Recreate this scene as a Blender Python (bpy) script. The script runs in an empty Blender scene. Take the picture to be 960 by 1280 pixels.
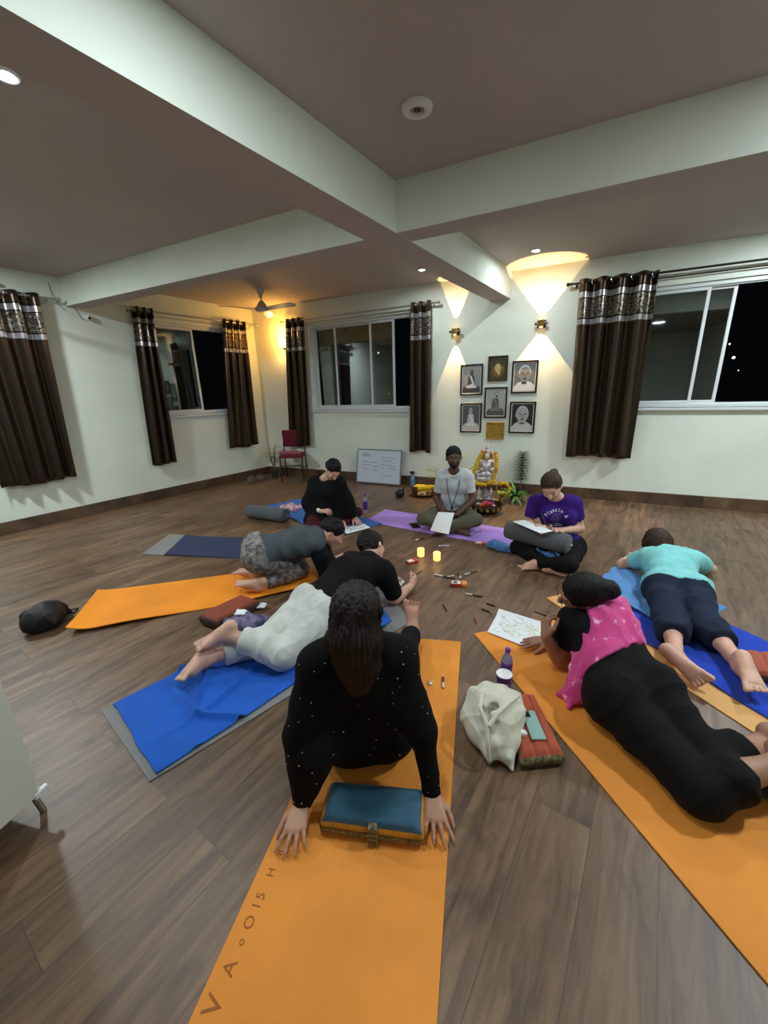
import bpy, math, random
import numpy as np
from mathutils import Vector, Matrix
random.seed(7)
SC = bpy.context.scene
COL = SC.collection

# ------------------------------------------------------------------ camera
F_PX, CAM_H = 495.0, 1.5
_d = np.array([(530-480)/F_PX, (2255-640)/F_PX, 1.0]); _d /= np.linalg.norm(_d)
_fw = np.array([0, 0, 1.0]); _F = _fw-_fw.dot(-_d)*(-_d); _F /= np.linalg.norm(_F)
CM = np.array([np.cross(_F, -_d), _F, -_d])          # camera (x right, y down, z forward) -> world
def at(px, py, z=0.0):
    """the place in the room seen at a pixel, at height z"""
    r = CM@np.array([(px-480)/F_PX, (py-640)/F_PX, 1.0]); t = (z-CAM_H)/r[2]
    return np.array([0, 0, CAM_H])+t*r
cam = bpy.data.objects.new('camera', bpy.data.cameras.new('camera')); COL.objects.link(cam)
cam.data.sensor_fit = 'HORIZONTAL'; cam.data.sensor_width = 36; cam.data.lens = F_PX/960*36
cam.data.clip_start = .02; cam.data.clip_end = 400
_m = Matrix.Identity(4)
for i in range(3):
    _m[i][0] = CM[i, 0]; _m[i][1] = -CM[i, 1]; _m[i][2] = -CM[i, 2]
_m[2][3] = CAM_H
cam.matrix_world = _m
SC.camera = cam

# ------------------------------------------------------------------ world, exposure, lights
SC.view_settings.view_transform = 'Standard'; SC.view_settings.look = 'None'
SC.view_settings.gamma = 1; SC.view_settings.use_curve_mapping = False
SC.view_settings.exposure = 0.0
SC.cycles.max_bounces = 7; SC.cycles.diffuse_bounces = 4; SC.cycles.glossy_bounces = 3
SC.cycles.sample_clamp_indirect = 4
w = bpy.data.worlds.new('night'); SC.world = w; w.use_nodes = True
w.node_tree.nodes['Background'].inputs[0].default_value = (.0012, .0014, .0018, 1)
w.node_tree.nodes['Background'].inputs[1].default_value = 1
CEIL = 2.92
COOL, WARM = (.86, .96, 1.0), (1.0, .62, .22)
def spot(name, loc, to, power, angle, blend, col, radius=.04):
    l = bpy.data.lights.new(name, 'SPOT'); l.energy = power; l.spot_size = math.radians(angle); l.spot_blend = blend
    l.color = col; l.shadow_soft_size = radius
    o = bpy.data.objects.new(name, l); COL.objects.link(o); o.location = loc
    o.rotation_euler = (Vector(to)-Vector(loc)).to_track_quat('-Z', 'Y').to_euler(); return o
def point(name, loc, power, col, radius=.05):
    l = bpy.data.lights.new(name, 'POINT'); l.energy = power; l.color = col; l.shadow_soft_size = radius
    o = bpy.data.objects.new(name, l); COL.objects.link(o); o.location = loc; return o
# (x, y, power) of the ceiling light discs: three recessed lamps in the picture, the rest unseen, added to brighten walls, beams and floor
LK = 1.22
DOWN = [(0.56, 5.56, 8), (1.75, 4.96, 9), (-1.65, 2.31, 16),
        (3.9, 3.5, 50), (-3.9, 3.5, 60), (-.25, 1.35, 17), (2.7, 1.5, 46), (-3.4, .9, 10), (1.0, -1.3, 4), (-1.0, -1.4, 4)]
VIS = [(0.56, 5.56), (1.75, 4.96), (-1.65, 2.31)]
for x, y, p in DOWN:
    l = bpy.data.lights.new('downlight_or_fill_disc', 'AREA'); l.shape = 'DISK'; l.size = .058 if (x, y) in VIS else .26; l.energy = p*LK; l.color = COOL
    o = bpy.data.objects.new('downlight_or_fill_disc', l); COL.objects.link(o); o.location = (x, y, CEIL-.0075)

def srgb(c):
    return tuple((v/255/12.92 if v/255 <= .04045 else ((v/255+.055)/1.055)**2.4) for v in c)+(1,)
MATS = {}
def M(name, c, rough=.6, metal=0, bump=0, bs=60, var=0, vs=6, emis=0, sheen=0, spec=.5, coat=0, alpha=1, trans=0, stretch=(1, 1, 1), c2=None):
    if name in MATS: return MATS[name]
    m = bpy.data.materials.new(name); m.use_nodes = True; MATS[name] = m
    nt = m.node_tree; N = nt.nodes; L = nt.links; b = N['Principled BSDF']
    b.inputs['Base Color'].default_value = srgb(c); b.inputs['Roughness'].default_value = rough
    b.inputs['Metallic'].default_value = metal; b.inputs['Specular IOR Level'].default_value = spec
    b.inputs['Sheen Weight'].default_value = sheen; b.inputs['Coat Weight'].default_value = coat
    b.inputs['Alpha'].default_value = alpha; b.inputs['Transmission Weight'].default_value = trans
    if emis:
        b.inputs['Emission Color'].default_value = srgb(c); b.inputs['Emission Strength'].default_value = emis
    if bump or var:
        tc = N.new('ShaderNodeTexCoord'); mp = N.new('ShaderNodeMapping'); mp.inputs['Scale'].default_value = stretch
        L.new(tc.outputs['Object'], mp.inputs[0])
    if var:
        n = N.new('ShaderNodeTexNoise'); n.inputs['Scale'].default_value = vs; n.inputs['Detail'].default_value = 5
        L.new(mp.outputs[0], n.inputs[0])
        r = N.new('ShaderNodeValToRGB'); r.color_ramp.elements[0].position = .35; r.color_ramp.elements[1].position = .65
        a = c2 if c2 else tuple(v*(1-var) for v in c)
        r.color_ramp.elements[0].color = srgb(a)
        r.color_ramp.elements[1].color = srgb(c if c2 else tuple(min(255, v*(1+var*.5)) for v in c))
        L.new(n.outputs[0], r.inputs[0]); L.new(r.outputs[0], b.inputs['Base Color'])
    if bump:
        n = N.new('ShaderNodeTexNoise'); n.inputs['Scale'].default_value = bs; n.inputs['Detail'].default_value = 4
        L.new(mp.outputs[0], n.inputs[0]); bp = N.new('ShaderNodeBump'); bp.inputs['Strength'].default_value = bump
        bp.inputs['Distance'].default_value = .01; L.new(n.outputs[0], bp.inputs['Height']); L.new(bp.outputs[0], b.inputs['Normal'])
    return m

# ------------------------------------------------------------------ mesh helpers
def V(*a): return np.array(a, float)
def unit(v): v = np.array(v, float); return v/max(1e-9, np.linalg.norm(v))
def frame(d, up=(0, 0, 1)):
    z = unit(d); x = np.cross(up, z)
    if np.linalg.norm(x) < 1e-4: x = np.cross((0, 1, 0), z)
    x = unit(x); return x, np.cross(z, x), z
class MB:
    def __init__(s): s.v = []; s.f = []; s.mi = []
    def add(s, vs, fs, mi=0):
        o = len(s.v); s.v += [tuple(map(float, p)) for p in vs]; s.f += [tuple(o+i for i in f) for f in fs]; s.mi += [mi]*len(fs); return s
    def box(s, lo, hi, mi=0, fr=None, org=(0, 0, 0), bev=0):
        lo = V(*lo); hi = V(*hi)
        vs = []
        if bev:
            b = min(bev, *(abs(hi-lo)/2.01)); fs = []; idx = {}
            for i in range(8):
                sg = [(i >> k) & 1 for k in range(3)]
                for ax in range(3):
                    p = [hi[k]-b if sg[k] else lo[k]+b for k in range(3)]; p[ax] = hi[ax] if sg[ax] else lo[ax]
                    idx[(tuple(sg), ax)] = len(vs); vs.append(p)
            for ax in range(3):
                o1, o2 = [k for k in range(3) if k != ax]
                for sd in (0, 1):
                    q = []
                    for a, c in ((0, 0), (1, 0), (1, 1), (0, 1)):
                        g = [0, 0, 0]; g[ax] = sd; g[o1] = a; g[o2] = c; q.append(idx[(tuple(g), ax)])
                    fs.append(q if (sd == 1) == (ax != 1) else q[::-1])
            for ax in range(3):      # edge bevels along ax
                o1, o2 = [k for k in range(3) if k != ax]
                for a in (0, 1):
                    for c in (0, 1):
                        g0 = [0, 0, 0]; g0[o1] = a; g0[o2] = c; g1 = list(g0); g1[ax] = 1
                        q = [idx[(tuple(g0), o1)], idx[(tuple(g1), o1)], idx[(tuple(g1), o2)], idx[(tuple(g0), o2)]]
                        fs.append(q)
            for i in range(8):
                sg = tuple((i >> k) & 1 for k in range(3)); fs.append([idx[(sg, 0)], idx[(sg, 1)], idx[(sg, 2)]])
            cen = (lo+hi)/2; vv = np.array(vs)
            for n, q in enumerate(fs):
                a, b2, c = vv[q[0]], vv[q[1]], vv[q[2]]
                if np.dot(np.cross(b2-a, c-a), vv[q].mean(0)-cen) < 0: fs[n] = q[::-1]
        else:
            vs = [[(lo, hi)[(i >> k) & 1][k] for k in range(3)] for i in range(8)]
            fs = [(0, 2, 3, 1), (4, 5, 7, 6), (0, 1, 5, 4), (2, 6, 7, 3), (0, 4, 6, 2), (1, 3, 7, 5)]
        if fr is not None:
            vs = [V(*org)+p[0]*fr[0]+p[1]*fr[1]+p[2]*fr[2] for p in vs]
        else: vs = [V(*org)+p for p in np.array(vs)]
        return s.add(vs, fs, mi)
    def tube(s, pts, r, n=8, mi=0, closed=False, cap=True):
        pts = [V(*p) for p in pts]; m = len(pts); rr = r if hasattr(r, '__len__') else [r]*m; vs = []; up = V(0, 0, 1)
        for i, p in enumerate(pts):
            a = pts[(i-1) % m] if closed or i else p; b = pts[(i+1) % m] if closed or i < m-1 else p
            d = unit(b-a)
            if i == 0:
                x = np.cross(up, d)
                if np.linalg.norm(x) < .1: x = np.cross(V(1, 0, 0), d)
            else: x = px-np.dot(px, d)*d
            x = unit(x); px = x; y = np.cross(d, x)
            for k in range(n):
                t = 2*math.pi*k/n; vs.append(p+rr[i]*(math.cos(t)*x+math.sin(t)*y))
        fs = []
        for i in range(m if closed else m-1):
            for k in range(n):
                j = (i+1) % m; fs.append((i*n+k, i*n+(k+1) % n, j*n+(k+1) % n, j*n+k))
        if cap and not closed: fs += [tuple(range(n))[::-1], tuple((m-1)*n+k for k in range(n))]
        return s.add(vs, fs, mi)
    def lathe(s, prof, n=24, org=(0, 0, 0), fr=None, mi=0, cap=True):
        vs = []
        for r, z in prof:
            for k in range(n):
                t = 2*math.pi*k/n; p = V(r*math.cos(t), r*math.sin(t), z)
                if fr is not None: p = p[0]*fr[0]+p[1]*fr[1]+p[2]*fr[2]
                vs.append(V(*org)+p)
        fs = []
        for i in range(len(prof)-1):
            for k in range(n): fs.append((i*n+k, i*n+(k+1) % n, (i+1)*n+(k+1) % n, (i+1)*n+k))
        if prof[0][0] > 1e-6: fs.append(tuple(range(n))[::-1])
        if cap and prof[-1][0] > 1e-6: fs.append(tuple((len(prof)-1)*n+k for k in range(n)))
        return s.add(vs, fs, mi)
    def ball(s, c, r, n=10, mi=0, fr=None):
        r = r if hasattr(r, '__len__') else (r, r, r); vs = []; fs = []; h = n//2
        for i in range(h+1):
            for k in range(n):
                a = math.pi*i/h; t = 2*math.pi*k/n; q = V(r[0]*math.sin(a)*math.cos(t), r[1]*math.sin(a)*math.sin(t), r[2]*math.cos(a))
                if fr is not None: q = q[0]*fr[0]+q[1]*fr[1]+q[2]*fr[2]
                vs.append(V(*c)+q)
        for i in range(h):
            for k in range(n): fs.append((i*n+k, (i+1)*n+k, (i+1)*n+(k+1) % n, i*n+(k+1) % n))
        return s.add(vs, fs, mi)
    def grid(s, fn, nu, nv, th=0, mi=0):
        """fn(u,v)->point; th: thickness, grown to the back"""
        P = np.array([[fn(i/nu, j/nv) for j in range(nv+1)] for i in range(nu+1)])
        id = lambda i, j: i*(nv+1)+j
        fs = [(id(i, j), id(i+1, j), id(i+1, j+1), id(i, j+1)) for i in range(nu) for j in range(nv)]
        if not th: return s.add(P.reshape(-1, 3), fs, mi)
        du = np.gradient(P, axis=0); dv = np.gradient(P, axis=1); nn = np.cross(du, dv)
        nn /= np.maximum(1e-9, np.linalg.norm(nn, axis=2, keepdims=True))
        Q = P-nn*th; o = (nu+1)*(nv+1)
        fs += [tuple(o+k for k in f[::-1]) for f in fs[:]]
        br = [id(i, 0) for i in range(nu)]+[id(nu, j) for j in range(nv)]+[id(i, nv) for i in range(nu, 0, -1)]+[id(0, j) for j in range(nv, 0, -1)]
        for k in range(len(br)):
            a, b = br[k], br[(k+1) % len(br)]; fs.append((b, a, o+a, o+b))
        return s.add(np.concatenate([P.reshape(-1, 3), Q.reshape(-1, 3)]), fs, mi)
    def poly(s, pts, ext, mi=0):
        """flat outline pts extruded by vector ext"""
        n = len(pts); a = [V(*p) for p in pts]; b = [p+V(*ext) for p in a]
        fs = [tuple(range(n)), tuple(range(n, 2*n))[::-1]]+[((i+1) % n, i, n+i, n+(i+1) % n) for i in range(n)]
        return s.add(a+b, fs, mi)
WM = {}
def link(name, verts, faces, mats, parent=None, mi=None, smooth=True, local=False):
    me = bpy.data.meshes.new(name)
    vs = np.array(verts, float)
    if parent is not None and not local:
        im = np.array(WM[parent.name].inverted()); vs = vs@im[:3, :3].T+im[:3, 3]
    me.from_pydata(vs.tolist(), [], faces if isinstance(faces, list) else faces.tolist())
    mats = mats if isinstance(mats, (list, tuple)) else [mats]
    for m in mats: me.materials.append(m)
    if mi is not None and len(mats) > 1: me.polygons.foreach_set('material_index', np.array(mi, dtype=np.int32))
    if smooth:
        me.polygons.foreach_set('use_smooth', [True]*len(me.polygons))
        if smooth is not True: me.set_sharp_from_angle(angle=math.radians(smooth))
    me.update()
    o = bpy.data.objects.new(name, me); COL.objects.link(o)
    if parent is not None: o.parent = parent; WM[o.name] = WM[parent.name]
    else: WM[o.name] = Matrix.Identity(4)
    return o
def obj(name, mb, mat, parent=None, smooth=35, local=False, label=None):
    o = link(name, mb.v, mb.f, mat, parent, mb.mi, smooth, local)
    if label: o['label'] = label
    return o
def thing(name, label, cat, loc=(0, 0, 0), group=None, rz=0):
    o = bpy.data.objects.new(name, None); COL.objects.link(o); o.location = tuple(map(float, loc)); o.rotation_euler = (0, 0, rz)
    o.empty_display_size = .1
    o['label'] = label; o['category'] = cat
    if group: o['group'] = group
    WM[o.name] = Matrix.Translation(Vector(tuple(map(float, loc))))@Matrix.Rotation(rz, 4, 'Z'); return o
def tag(o, label, cat, group=None):
    o['label'] = label; o['category'] = cat
    if group: o['group'] = group
    return o
def struct(o): o['kind'] = 'structure'; return o
def sempty(name, loc):
    o = bpy.data.objects.new(name, None); COL.objects.link(o); o.location = tuple(map(float, loc)); o['kind'] = 'structure'
    WM[o.name] = Matrix.Translation(Vector(tuple(map(float, loc)))); return o
def dup(root, loc, rz, label=None, group=None):
    r = root.copy(); COL.objects.link(r); r.location = tuple(map(float, loc)); r.rotation_euler = (0, 0, rz)
    if label: r['label'] = label
    if group: r['group'] = group
    WM[r.name] = Matrix.Translation(Vector(tuple(map(float, loc))))@Matrix.Rotation(rz, 4, 'Z')
    for ch in list(root.children):
        c = ch.copy(); COL.objects.link(c); c.parent = r
        for g in list(ch.children):
            d = g.copy(); COL.objects.link(d); d.parent = c
    return r

# ------------------------------------------------------------------ smooth solid mesher (for bodies, clothes, cushions, bags)
class SDF:
    def __init__(s, h=.008): s.h = h; s.ops = []
    def _add(s, fn, lo, hi, k, op='u'): s.ops.append((fn, V(*lo), V(*hi), k, op)); return s
    def cone(s, a, b, ra, rb, k=.02, cap=False, sq=None, op='u'):
        """tapered capsule; cap: flat end at b; sq=(axis, factor): flattened along axis"""
        a = V(*a); b = V(*b); ba = b-a; L2 = max(1e-9, ba.dot(ba)); L = math.sqrt(L2); bh = ba/L
        R = max(ra, rb)*(max(1, sq[1]) if sq else 1)
        if sq: w = unit(sq[0]); f = sq[1]
        def fn(X, Y, Z):
            px, py, pz = X-a[0], Y-a[1], Z-a[2]
            if sq:
                e = (px*w[0]+py*w[1]+pz*w[2])*(1/f-1); px, py, pz = px+e*w[0], py+e*w[1], pz+e*w[2]
                bx = ba+(ba.dot(w))*(1/f-1)*w
            else: bx = ba
            l2 = max(1e-9, bx.dot(bx)); t = (px*bx[0]+py*bx[1]+pz*bx[2])/l2
            tc = np.maximum(t, 0) if cap else np.clip(t, 0, 1)
            d = np.sqrt((px-tc*bx[0])**2+(py-tc*bx[1])**2+(pz-tc*bx[2])**2)-(ra+(rb-ra)*tc)
            if cap: d = np.maximum(d, (t-1)*math.sqrt(l2))
            return d*(min(1, f) if sq else 1)
        return s._add(fn, np.minimum(a, b)-R, np.maximum(a, b)+R, k, op)
    def chain(s, pts, rs, k=.02, **kw):
        for i in range(len(pts)-1): s.cone(pts[i], pts[i+1], rs[i], rs[i+1], k, **kw)
        return s
    def ell(s, c, r, fr=None, k=.02, op='u'):
        c = V(*c); R = max(r); fr = fr if fr is not None else (V(1, 0, 0), V(0, 1, 0), V(0, 0, 1))
        def fn(X, Y, Z):
            px, py, pz = X-c[0], Y-c[1], Z-c[2]; q = [(px*a[0]+py*a[1]+pz*a[2]) for a in fr]
            k0 = np.sqrt(sum((q[i]/r[i])**2 for i in range(3))); k1 = np.sqrt(sum((q[i]/r[i]**2)**2 for i in range(3)))
            return k0*(k0-1)/np.maximum(k1, 1e-6)
        return s._add(fn, c-R, c+R, k, op)
    def rbox(s, c, r, rad, fr=None, k=.01, op='u'):
        c = V(*c); fr = fr if fr is not None else (V(1, 0, 0), V(0, 1, 0), V(0, 0, 1)); R = float(np.linalg.norm(r))
        def fn(X, Y, Z):
            px, py, pz = X-c[0], Y-c[1], Z-c[2]
            q = [np.abs(px*a[0]+py*a[1]+pz*a[2])-r[i]+rad for i, a in enumerate(fr)]
            o = np.sqrt(sum(np.maximum(x, 0)**2 for x in q))
            return o+np.minimum(np.maximum(np.maximum(q[0], q[1]), q[2]), 0)-rad
        return s._add(fn, c-R, c+R, k, op)
    def cut(s, p, n, k=.004, box=None):
        """remove what lies on the n side of the plane at p"""
        p = V(*p); n = unit(n)
        def fn(X, Y, Z): return (X-p[0])*n[0]+(Y-p[1])*n[1]+(Z-p[2])*n[2]
        s.ops.append((fn, None if box is None else V(*box[0]), None if box is None else V(*box[1]), k, 'i')); return s
    def floor(s, z=.008): return s.cut((0, 0, z), (0, 0, -1), .006)
    def mesh(s, smooth=2, disp=None):
        h = s.h; lo = np.min([o[1] for o in s.ops if o[4] == 'u'], axis=0)-3*h; hi = np.max([o[2] for o in s.ops if o[4] == 'u'], axis=0)+3*h
        n = np.ceil((hi-lo)/h).astype(int)+1; ax = [lo[i]+h*np.arange(n[i]) for i in range(3)]
        D = np.full(n, .2, dtype=np.float32)
        for fn, a, b, k, op in s.ops:
            m = k+2.5*h
            if a is None: sl = tuple(slice(0, n[i]) for i in range(3))
            else:
                i0 = np.clip(np.floor((a-m-lo)/h).astype(int), 0, n); i1 = np.clip(np.ceil((b+m-lo)/h).astype(int)+1, 0, n)
                if (i1 <= i0).any(): continue
                sl = tuple(slice(i0[i], i1[i]) for i in range(3))
            X = ax[0][sl[0]][:, None, None]; Y = ax[1][sl[1]][None, :, None]; Z = ax[2][sl[2]][None, None, :]
            d = fn(X, Y, Z); A = D[sl]
            if op == 'u':
                hh = np.maximum(k-np.abs(A-d), 0)/k; D[sl] = np.minimum(A, d)-hh*hh*k*.25
            elif op == 's':
                d = -d; hh = np.maximum(k-np.abs(A-d), 0)/k; D[sl] = np.maximum(A, d)+hh*hh*k*.25
            else:
                d = d+0*A; hh = np.maximum(k-np.abs(A-d), 0)/k; D[sl] = np.maximum(A, d)+hh*hh*k*.25
        S = D < 0
        c = np.zeros(tuple(n-1), dtype=np.int8)
        for dx in (0, 1):
            for dy in (0, 1):
                for dz in (0, 1): c += S[dx:n[0]-1+dx, dy:n[1]-1+dy, dz:n[2]-1+dz]
        act = (c > 0) & (c < 8); ids = np.full(act.shape, -1, dtype=np.int64); I = np.argwhere(act); ids[act] = np.arange(len(I))
        acc = np.zeros((len(I), 3)); cnt = np.zeros(len(I))
        for axs in range(3):
            o = [0, 0, 0]; o[axs] = 1
            others = [q for q in range(3) if q != axs]
            for u in (0, 1):
                for v in (0, 1):
                    b = np.zeros(3, int); b[others[0]] = u; b[others[1]] = v
                    p0 = I+b; p1 = p0+np.array(o); d0 = D[p0[:, 0], p0[:, 1], p0[:, 2]]; d1 = D[p1[:, 0], p1[:, 1], p1[:, 2]]
                    x = (d0 < 0) != (d1 < 0); t = np.where(x, d0/np.where(x, d0-d1, 1), 0)
                    pt = p0+np.outer(t, o); acc += pt*x[:, None]; cnt += x
        P = lo+h*acc/cnt[:, None]
        F = []
        for axs in range(3):
            a, b = [(1, 2), (2, 0), (0, 1)][axs]
            sl0 = [slice(1, -1)]*3; sl1 = [slice(1, -1)]*3
            sl0[axs] = slice(0, -1); sl1[axs] = slice(1, None)
            s0 = S[tuple(sl0)]; s1 = S[tuple(sl1)]
            E = np.argwhere(s0 != s1); 
            if not len(E): continue
            flip = s0[E[:, 0], E[:, 1], E[:, 2]]
            base = E.copy(); base[:, a] += 1; base[:, b] += 1
            def g(da, db):
                q = base.copy(); q[:, a] += da; q[:, b] += db; return ids[q[:, 0], q[:, 1], q[:, 2]]
            q = np.stack([g(-1, -1), g(0, -1), g(0, 0), g(-1, 0)], 1)
            q[~flip] = q[~flip][:, ::-1]; F.append(q)
        F = np.concatenate(F); F = F[(F >= 0).all(1)]
        e = np.concatenate([F[:, [0, 1]], F[:, [1, 2]], F[:, [2, 3]], F[:, [3, 0]]])
        for _ in range(smooth):
            ac = np.zeros_like(P); ct = np.zeros(len(P))
            np.add.at(ac, e[:, 0], P[e[:, 1]]); np.add.at(ct, e[:, 0], 1); np.add.at(ac, e[:, 1], P[e[:, 0]]); np.add.at(ct, e[:, 1], 1)
            P = P*.5+.5*ac/np.maximum(1, ct)[:, None]
        if disp is not None:
            nn = np.zeros_like(P); fn = np.cross(P[F[:, 2]]-P[F[:, 0]], P[F[:, 3]]-P[F[:, 1]])
            for i in range(4): np.add.at(nn, F[:, i], fn)
            nn /= np.maximum(1e-12, np.linalg.norm(nn, axis=1, keepdims=True))
            P = P+nn*disp(P, nn)[:, None]
        return P, F
def wrinkle(amp, freq=22, seed=0, dirn=None, dmix=.0):
    """cloth folds: sharp creases in a few wandering directions, strongest in patches"""
    rs = np.random.RandomState(seed); A = rs.normal(size=(6, 3)); ph = rs.rand(8)*6
    def fn(P, N):
        q = P*freq; w = q+1.5*np.sin(q[:, [1, 2, 0]]*.5+ph[:3])+.6*np.sin(q[:, [2, 0, 1]]*1.1+ph[3:6]); d = np.zeros(len(P))
        for i in range(6):
            a = unit(A[i] if dirn is None else A[i]*(1-dmix)+unit(dirn)*dmix*(1.6 if i % 2 else -1.6))
            m = np.clip(.5+.8*np.sin(q@unit(A[(i+1) % 6])*.33+ph[i]), 0, 1)
            d += m*((1-np.abs(np.sin(w@a*(.55+.12*i)+ph[i])))**2.2)
        d = d/1.6-.35
        return d*amp*1.5*np.clip((P[:, 2]-.012)*30, 0, 1)
    return fn
def sobj(name, S, mat, parent=None, smooth=2, disp=None, paint=None, label=None):
    P, F = S.mesh(smooth, disp); mi = None; mats = [mat]
    if paint:
        fc = P[F].mean(1); mi = np.zeros(len(F), int)
        for (c, r, fr, m) in paint:
            if m not in mats: mats.append(m)
            q = (fc-V(*c)); v = sum(((q@fr[i])/r[i])**2 for i in range(3)); mi[v < 1] = mats.index(m)
    o = link(name, P, F, mats, parent, mi, True)
    if label: o['label'] = label
    return o
# ------------------------------------------------------------------ people
def lerp(a, b, t): return a+(b-a)*t
def rot(v, axis, a):
    axis = unit(axis); return v*math.cos(a)+np.cross(axis, v)*math.sin(a)+axis*axis.dot(v)*(1-math.cos(a))
def hand(S, W, d, n, side, curl=.35, spread=.12, s=1.0, thumb=.5, curls=None):
    """palm and five fingers from wrist W: d towards the fingertips, n out of the palm"""
    d = unit(d); n = unit(V(*n)-V(*n).dot(d)*d); lt = np.cross(d, n)*(1 if side == 'R' else -1)
    ks = [.030, .010, -.010, -.029]; ln = [.072, .080, .074, .058]; kd = [.088, .092, .087, .079]
    for i in range(4):
        K = W+(d*kd[i]+lt*ks[i])*s
        S.cone(W+(d*.012+lt*ks[i]*.55)*s, K, .0165*s, .0125*s, .012)
        fd = unit(d+lt*spread*(1.5-i)*.8); a = 0; p = K; r = .0088*s
        c = curls[i] if curls else curl
        for j, (fr_, bend) in enumerate(((.44, .8), (.31, 1.25), (.25, .8))):
            a = c*bend; fd = rot(fd, np.cross(fd, n), a); q = p+fd*ln[i]*fr_*s; S.cone(p, q, r, r*.9, .005); p = q; r *= .9
    b = W+(d*.022+lt*.022+n*.004)*s; td = unit(d*.75+lt*.75+n*.25)
    S.cone(b, b+td*.04*s, .0155*s, .0125*s, .012); p = b+td*.04*s; td = unit(td+(d*.7-lt*thumb+n*thumb*.6)*.55)
    S.cone(p, p+td*.033*s, .0115*s, .010*s, .006); p = p+td*.033*s; td = unit(td+(d*.4-lt*thumb+n*thumb*.5)*.3); S.cone(p, p+td*.026*s, .0098*s, .0078*s, .005)
def foot(S, A, T, sole, s=1.0, sd='R'):
    d = unit(T-A); m = unit(V(*sole)-V(*sole).dot(d)*d); lt = np.cross(d, m)*(1 if sd == 'R' else -1)
    heel = A+(m*.034-d*.040)*s; ball = A+(d*.118+m*.038)*s
    S.cone(A, heel, .034*s, .033*s, .02); S.cone(heel, A+(d*.03+m*.034)*s, .030*s, .027*s, .02)
    for sg in (-1, 0, 1):
        S.cone(heel+lt*.004*sg*s, ball+lt*.027*sg*s, .025*s, .0185*s, .018)
    S.cone(A, A+(d*.10+m*.012)*s, .036*s, .024*s, .03)
    for i in range(5):
        o = (-.038+.0190*i)*s; b = ball+lt*o*.92+m*.004*s
        r = (.0092+(.0045 if i == 4 else 0))*s; S.cone(b, b+(d*(.040+.013*i/4)+m*.003)*s+lt*o*.22, r*.95, r*1.02, .002)
def head_fr(J, fd):
    if '_hu' in J:
        f = unit(fd); u = unit(J['_hu']-J['_hu'].dot(f)*f); return np.cross(f, u), f, u
    f = unit(fd); hn = unit(J['H']-J['N']); u = hn-hn.dot(f)*f
    if np.linalg.norm(u) < .3: u = u+V(0, 0, 1)-f*f[2]
    u = unit(u); return np.cross(f, u), f, u        # right, forward, up
def body(J, fd, r=1.0, s=1.0, h=.007, hands=None, soles=None, female=False, belly=1.0, floor=.008, nofeet=()):
    J = {k: V(*v) for k, v in J.items()}
    S = SDF(h); lat = unit(J['SL']-J['SR']); hl = unit(J['HL']-J['HR']); up = unit(J['N']-J['P']); C = lerp(J['P'], J['N'], .72); W = lerp(J['P'], J['N'], .36)
    fr = unit(np.cross(lat, up))          # front of the trunk
    J['_front'] = fr; J['_C'] = C; J['_W'] = W; J['_lat'] = lat; J['_up'] = up
    torso(S, J, r, s, 0, female, belly)
    # neck and head
    X, Fd, U = head_fr(J, fd); J['_hf'] = (X, Fd, U); H = J['H']
    S.cone(lerp(J['N'], H, .05), H-U*.05*s-Fd*.02*s, .056*r*s, .051*r*s, .04)
    S.ell(H+U*.025*s-Fd*.008*s, (.077*s, .096*s, .088*s), (X, Fd, U), .01)
    S.ell(H-U*.02*s+Fd*.025*s, (.066*s, .068*s, .085*s), (X, Fd, U), .03)
    S.cone(H-U*.06*s+Fd*.03*s, H-U*.088*s+Fd*.066*s, .045*s, .022*s, .03)
    for sg in (-1, 1):
        S.ell(H+X*.03*sg*s+Fd*.082*s-U*.022*s, (.022*s, .014*s, .016*s), (X, Fd, U), .02)     # cheeks
        S.ell(H+X*.031*sg*s+Fd*.095*s+U*.010*s, (.019*s, .012*s, .010*s), (X, Fd, U), .012, 's')  # sockets
        S.ell(H+X*.031*sg*s+Fd*.081*s+U*.008*s, (.013*s, .012*s, .011*s), (X, Fd, U), .004)    # eyeballs
        S.ell(H+X*.078*sg*s-Fd*.005*s-U*.008*s, (.010*s, .018*s, .031*s), (X, unit(Fd-U*.15), U), .006)   # ears
    S.cone(H+X*-.03*s+Fd*.084*s+U*.030*s, H+X*.03*s+Fd*.084*s+U*.030*s, .010*s, .010*s, .014)
    S.cone(H+Fd*.092*s+U*.012*s, H+Fd*.116*s-U*.026*s, .009*s, .0135*s, .01)
    S.cone(H+X*-.013*s+Fd*.103*s-U*.030*s, H+X*.013*s+Fd*.103*s-U*.030*s, .008*s, .008*s, .006)
    S.cone(H+X*-.018*s+Fd*.089*s-U*.054*s, H+X*.018*s+Fd*.089*s-U*.054*s, .0085*s, .0085*s, .006)
    S.cone(H+X*-.013*s+Fd*.088*s-U*.065*s, H+X*.013*s+Fd*.088*s-U*.065*s, .0085*s, .0085*s, .006)
    for sd in 'LR':
        arm(S, J, sd, r, s)
        hd = (hands or {}).get(sd, {})
        d = hd.get('d', J['W'+sd]-J['E'+sd]); hand(S, J['W'+sd], d, hd.get('n', (0, 0, -1)), sd, hd.get('curl', .35), hd.get('spread', .15), s*hd.get('s', 1), hd.get('thumb', .5), hd.get('curls'))
        leg(S, J, sd, r, s)
        if sd not in nofeet: foot(S, J['A'+sd], J['T'+sd], (soles or {}).get(sd, (0, 0, -1)), s, sd)
    S.floor(floor)
    return S, J
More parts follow.
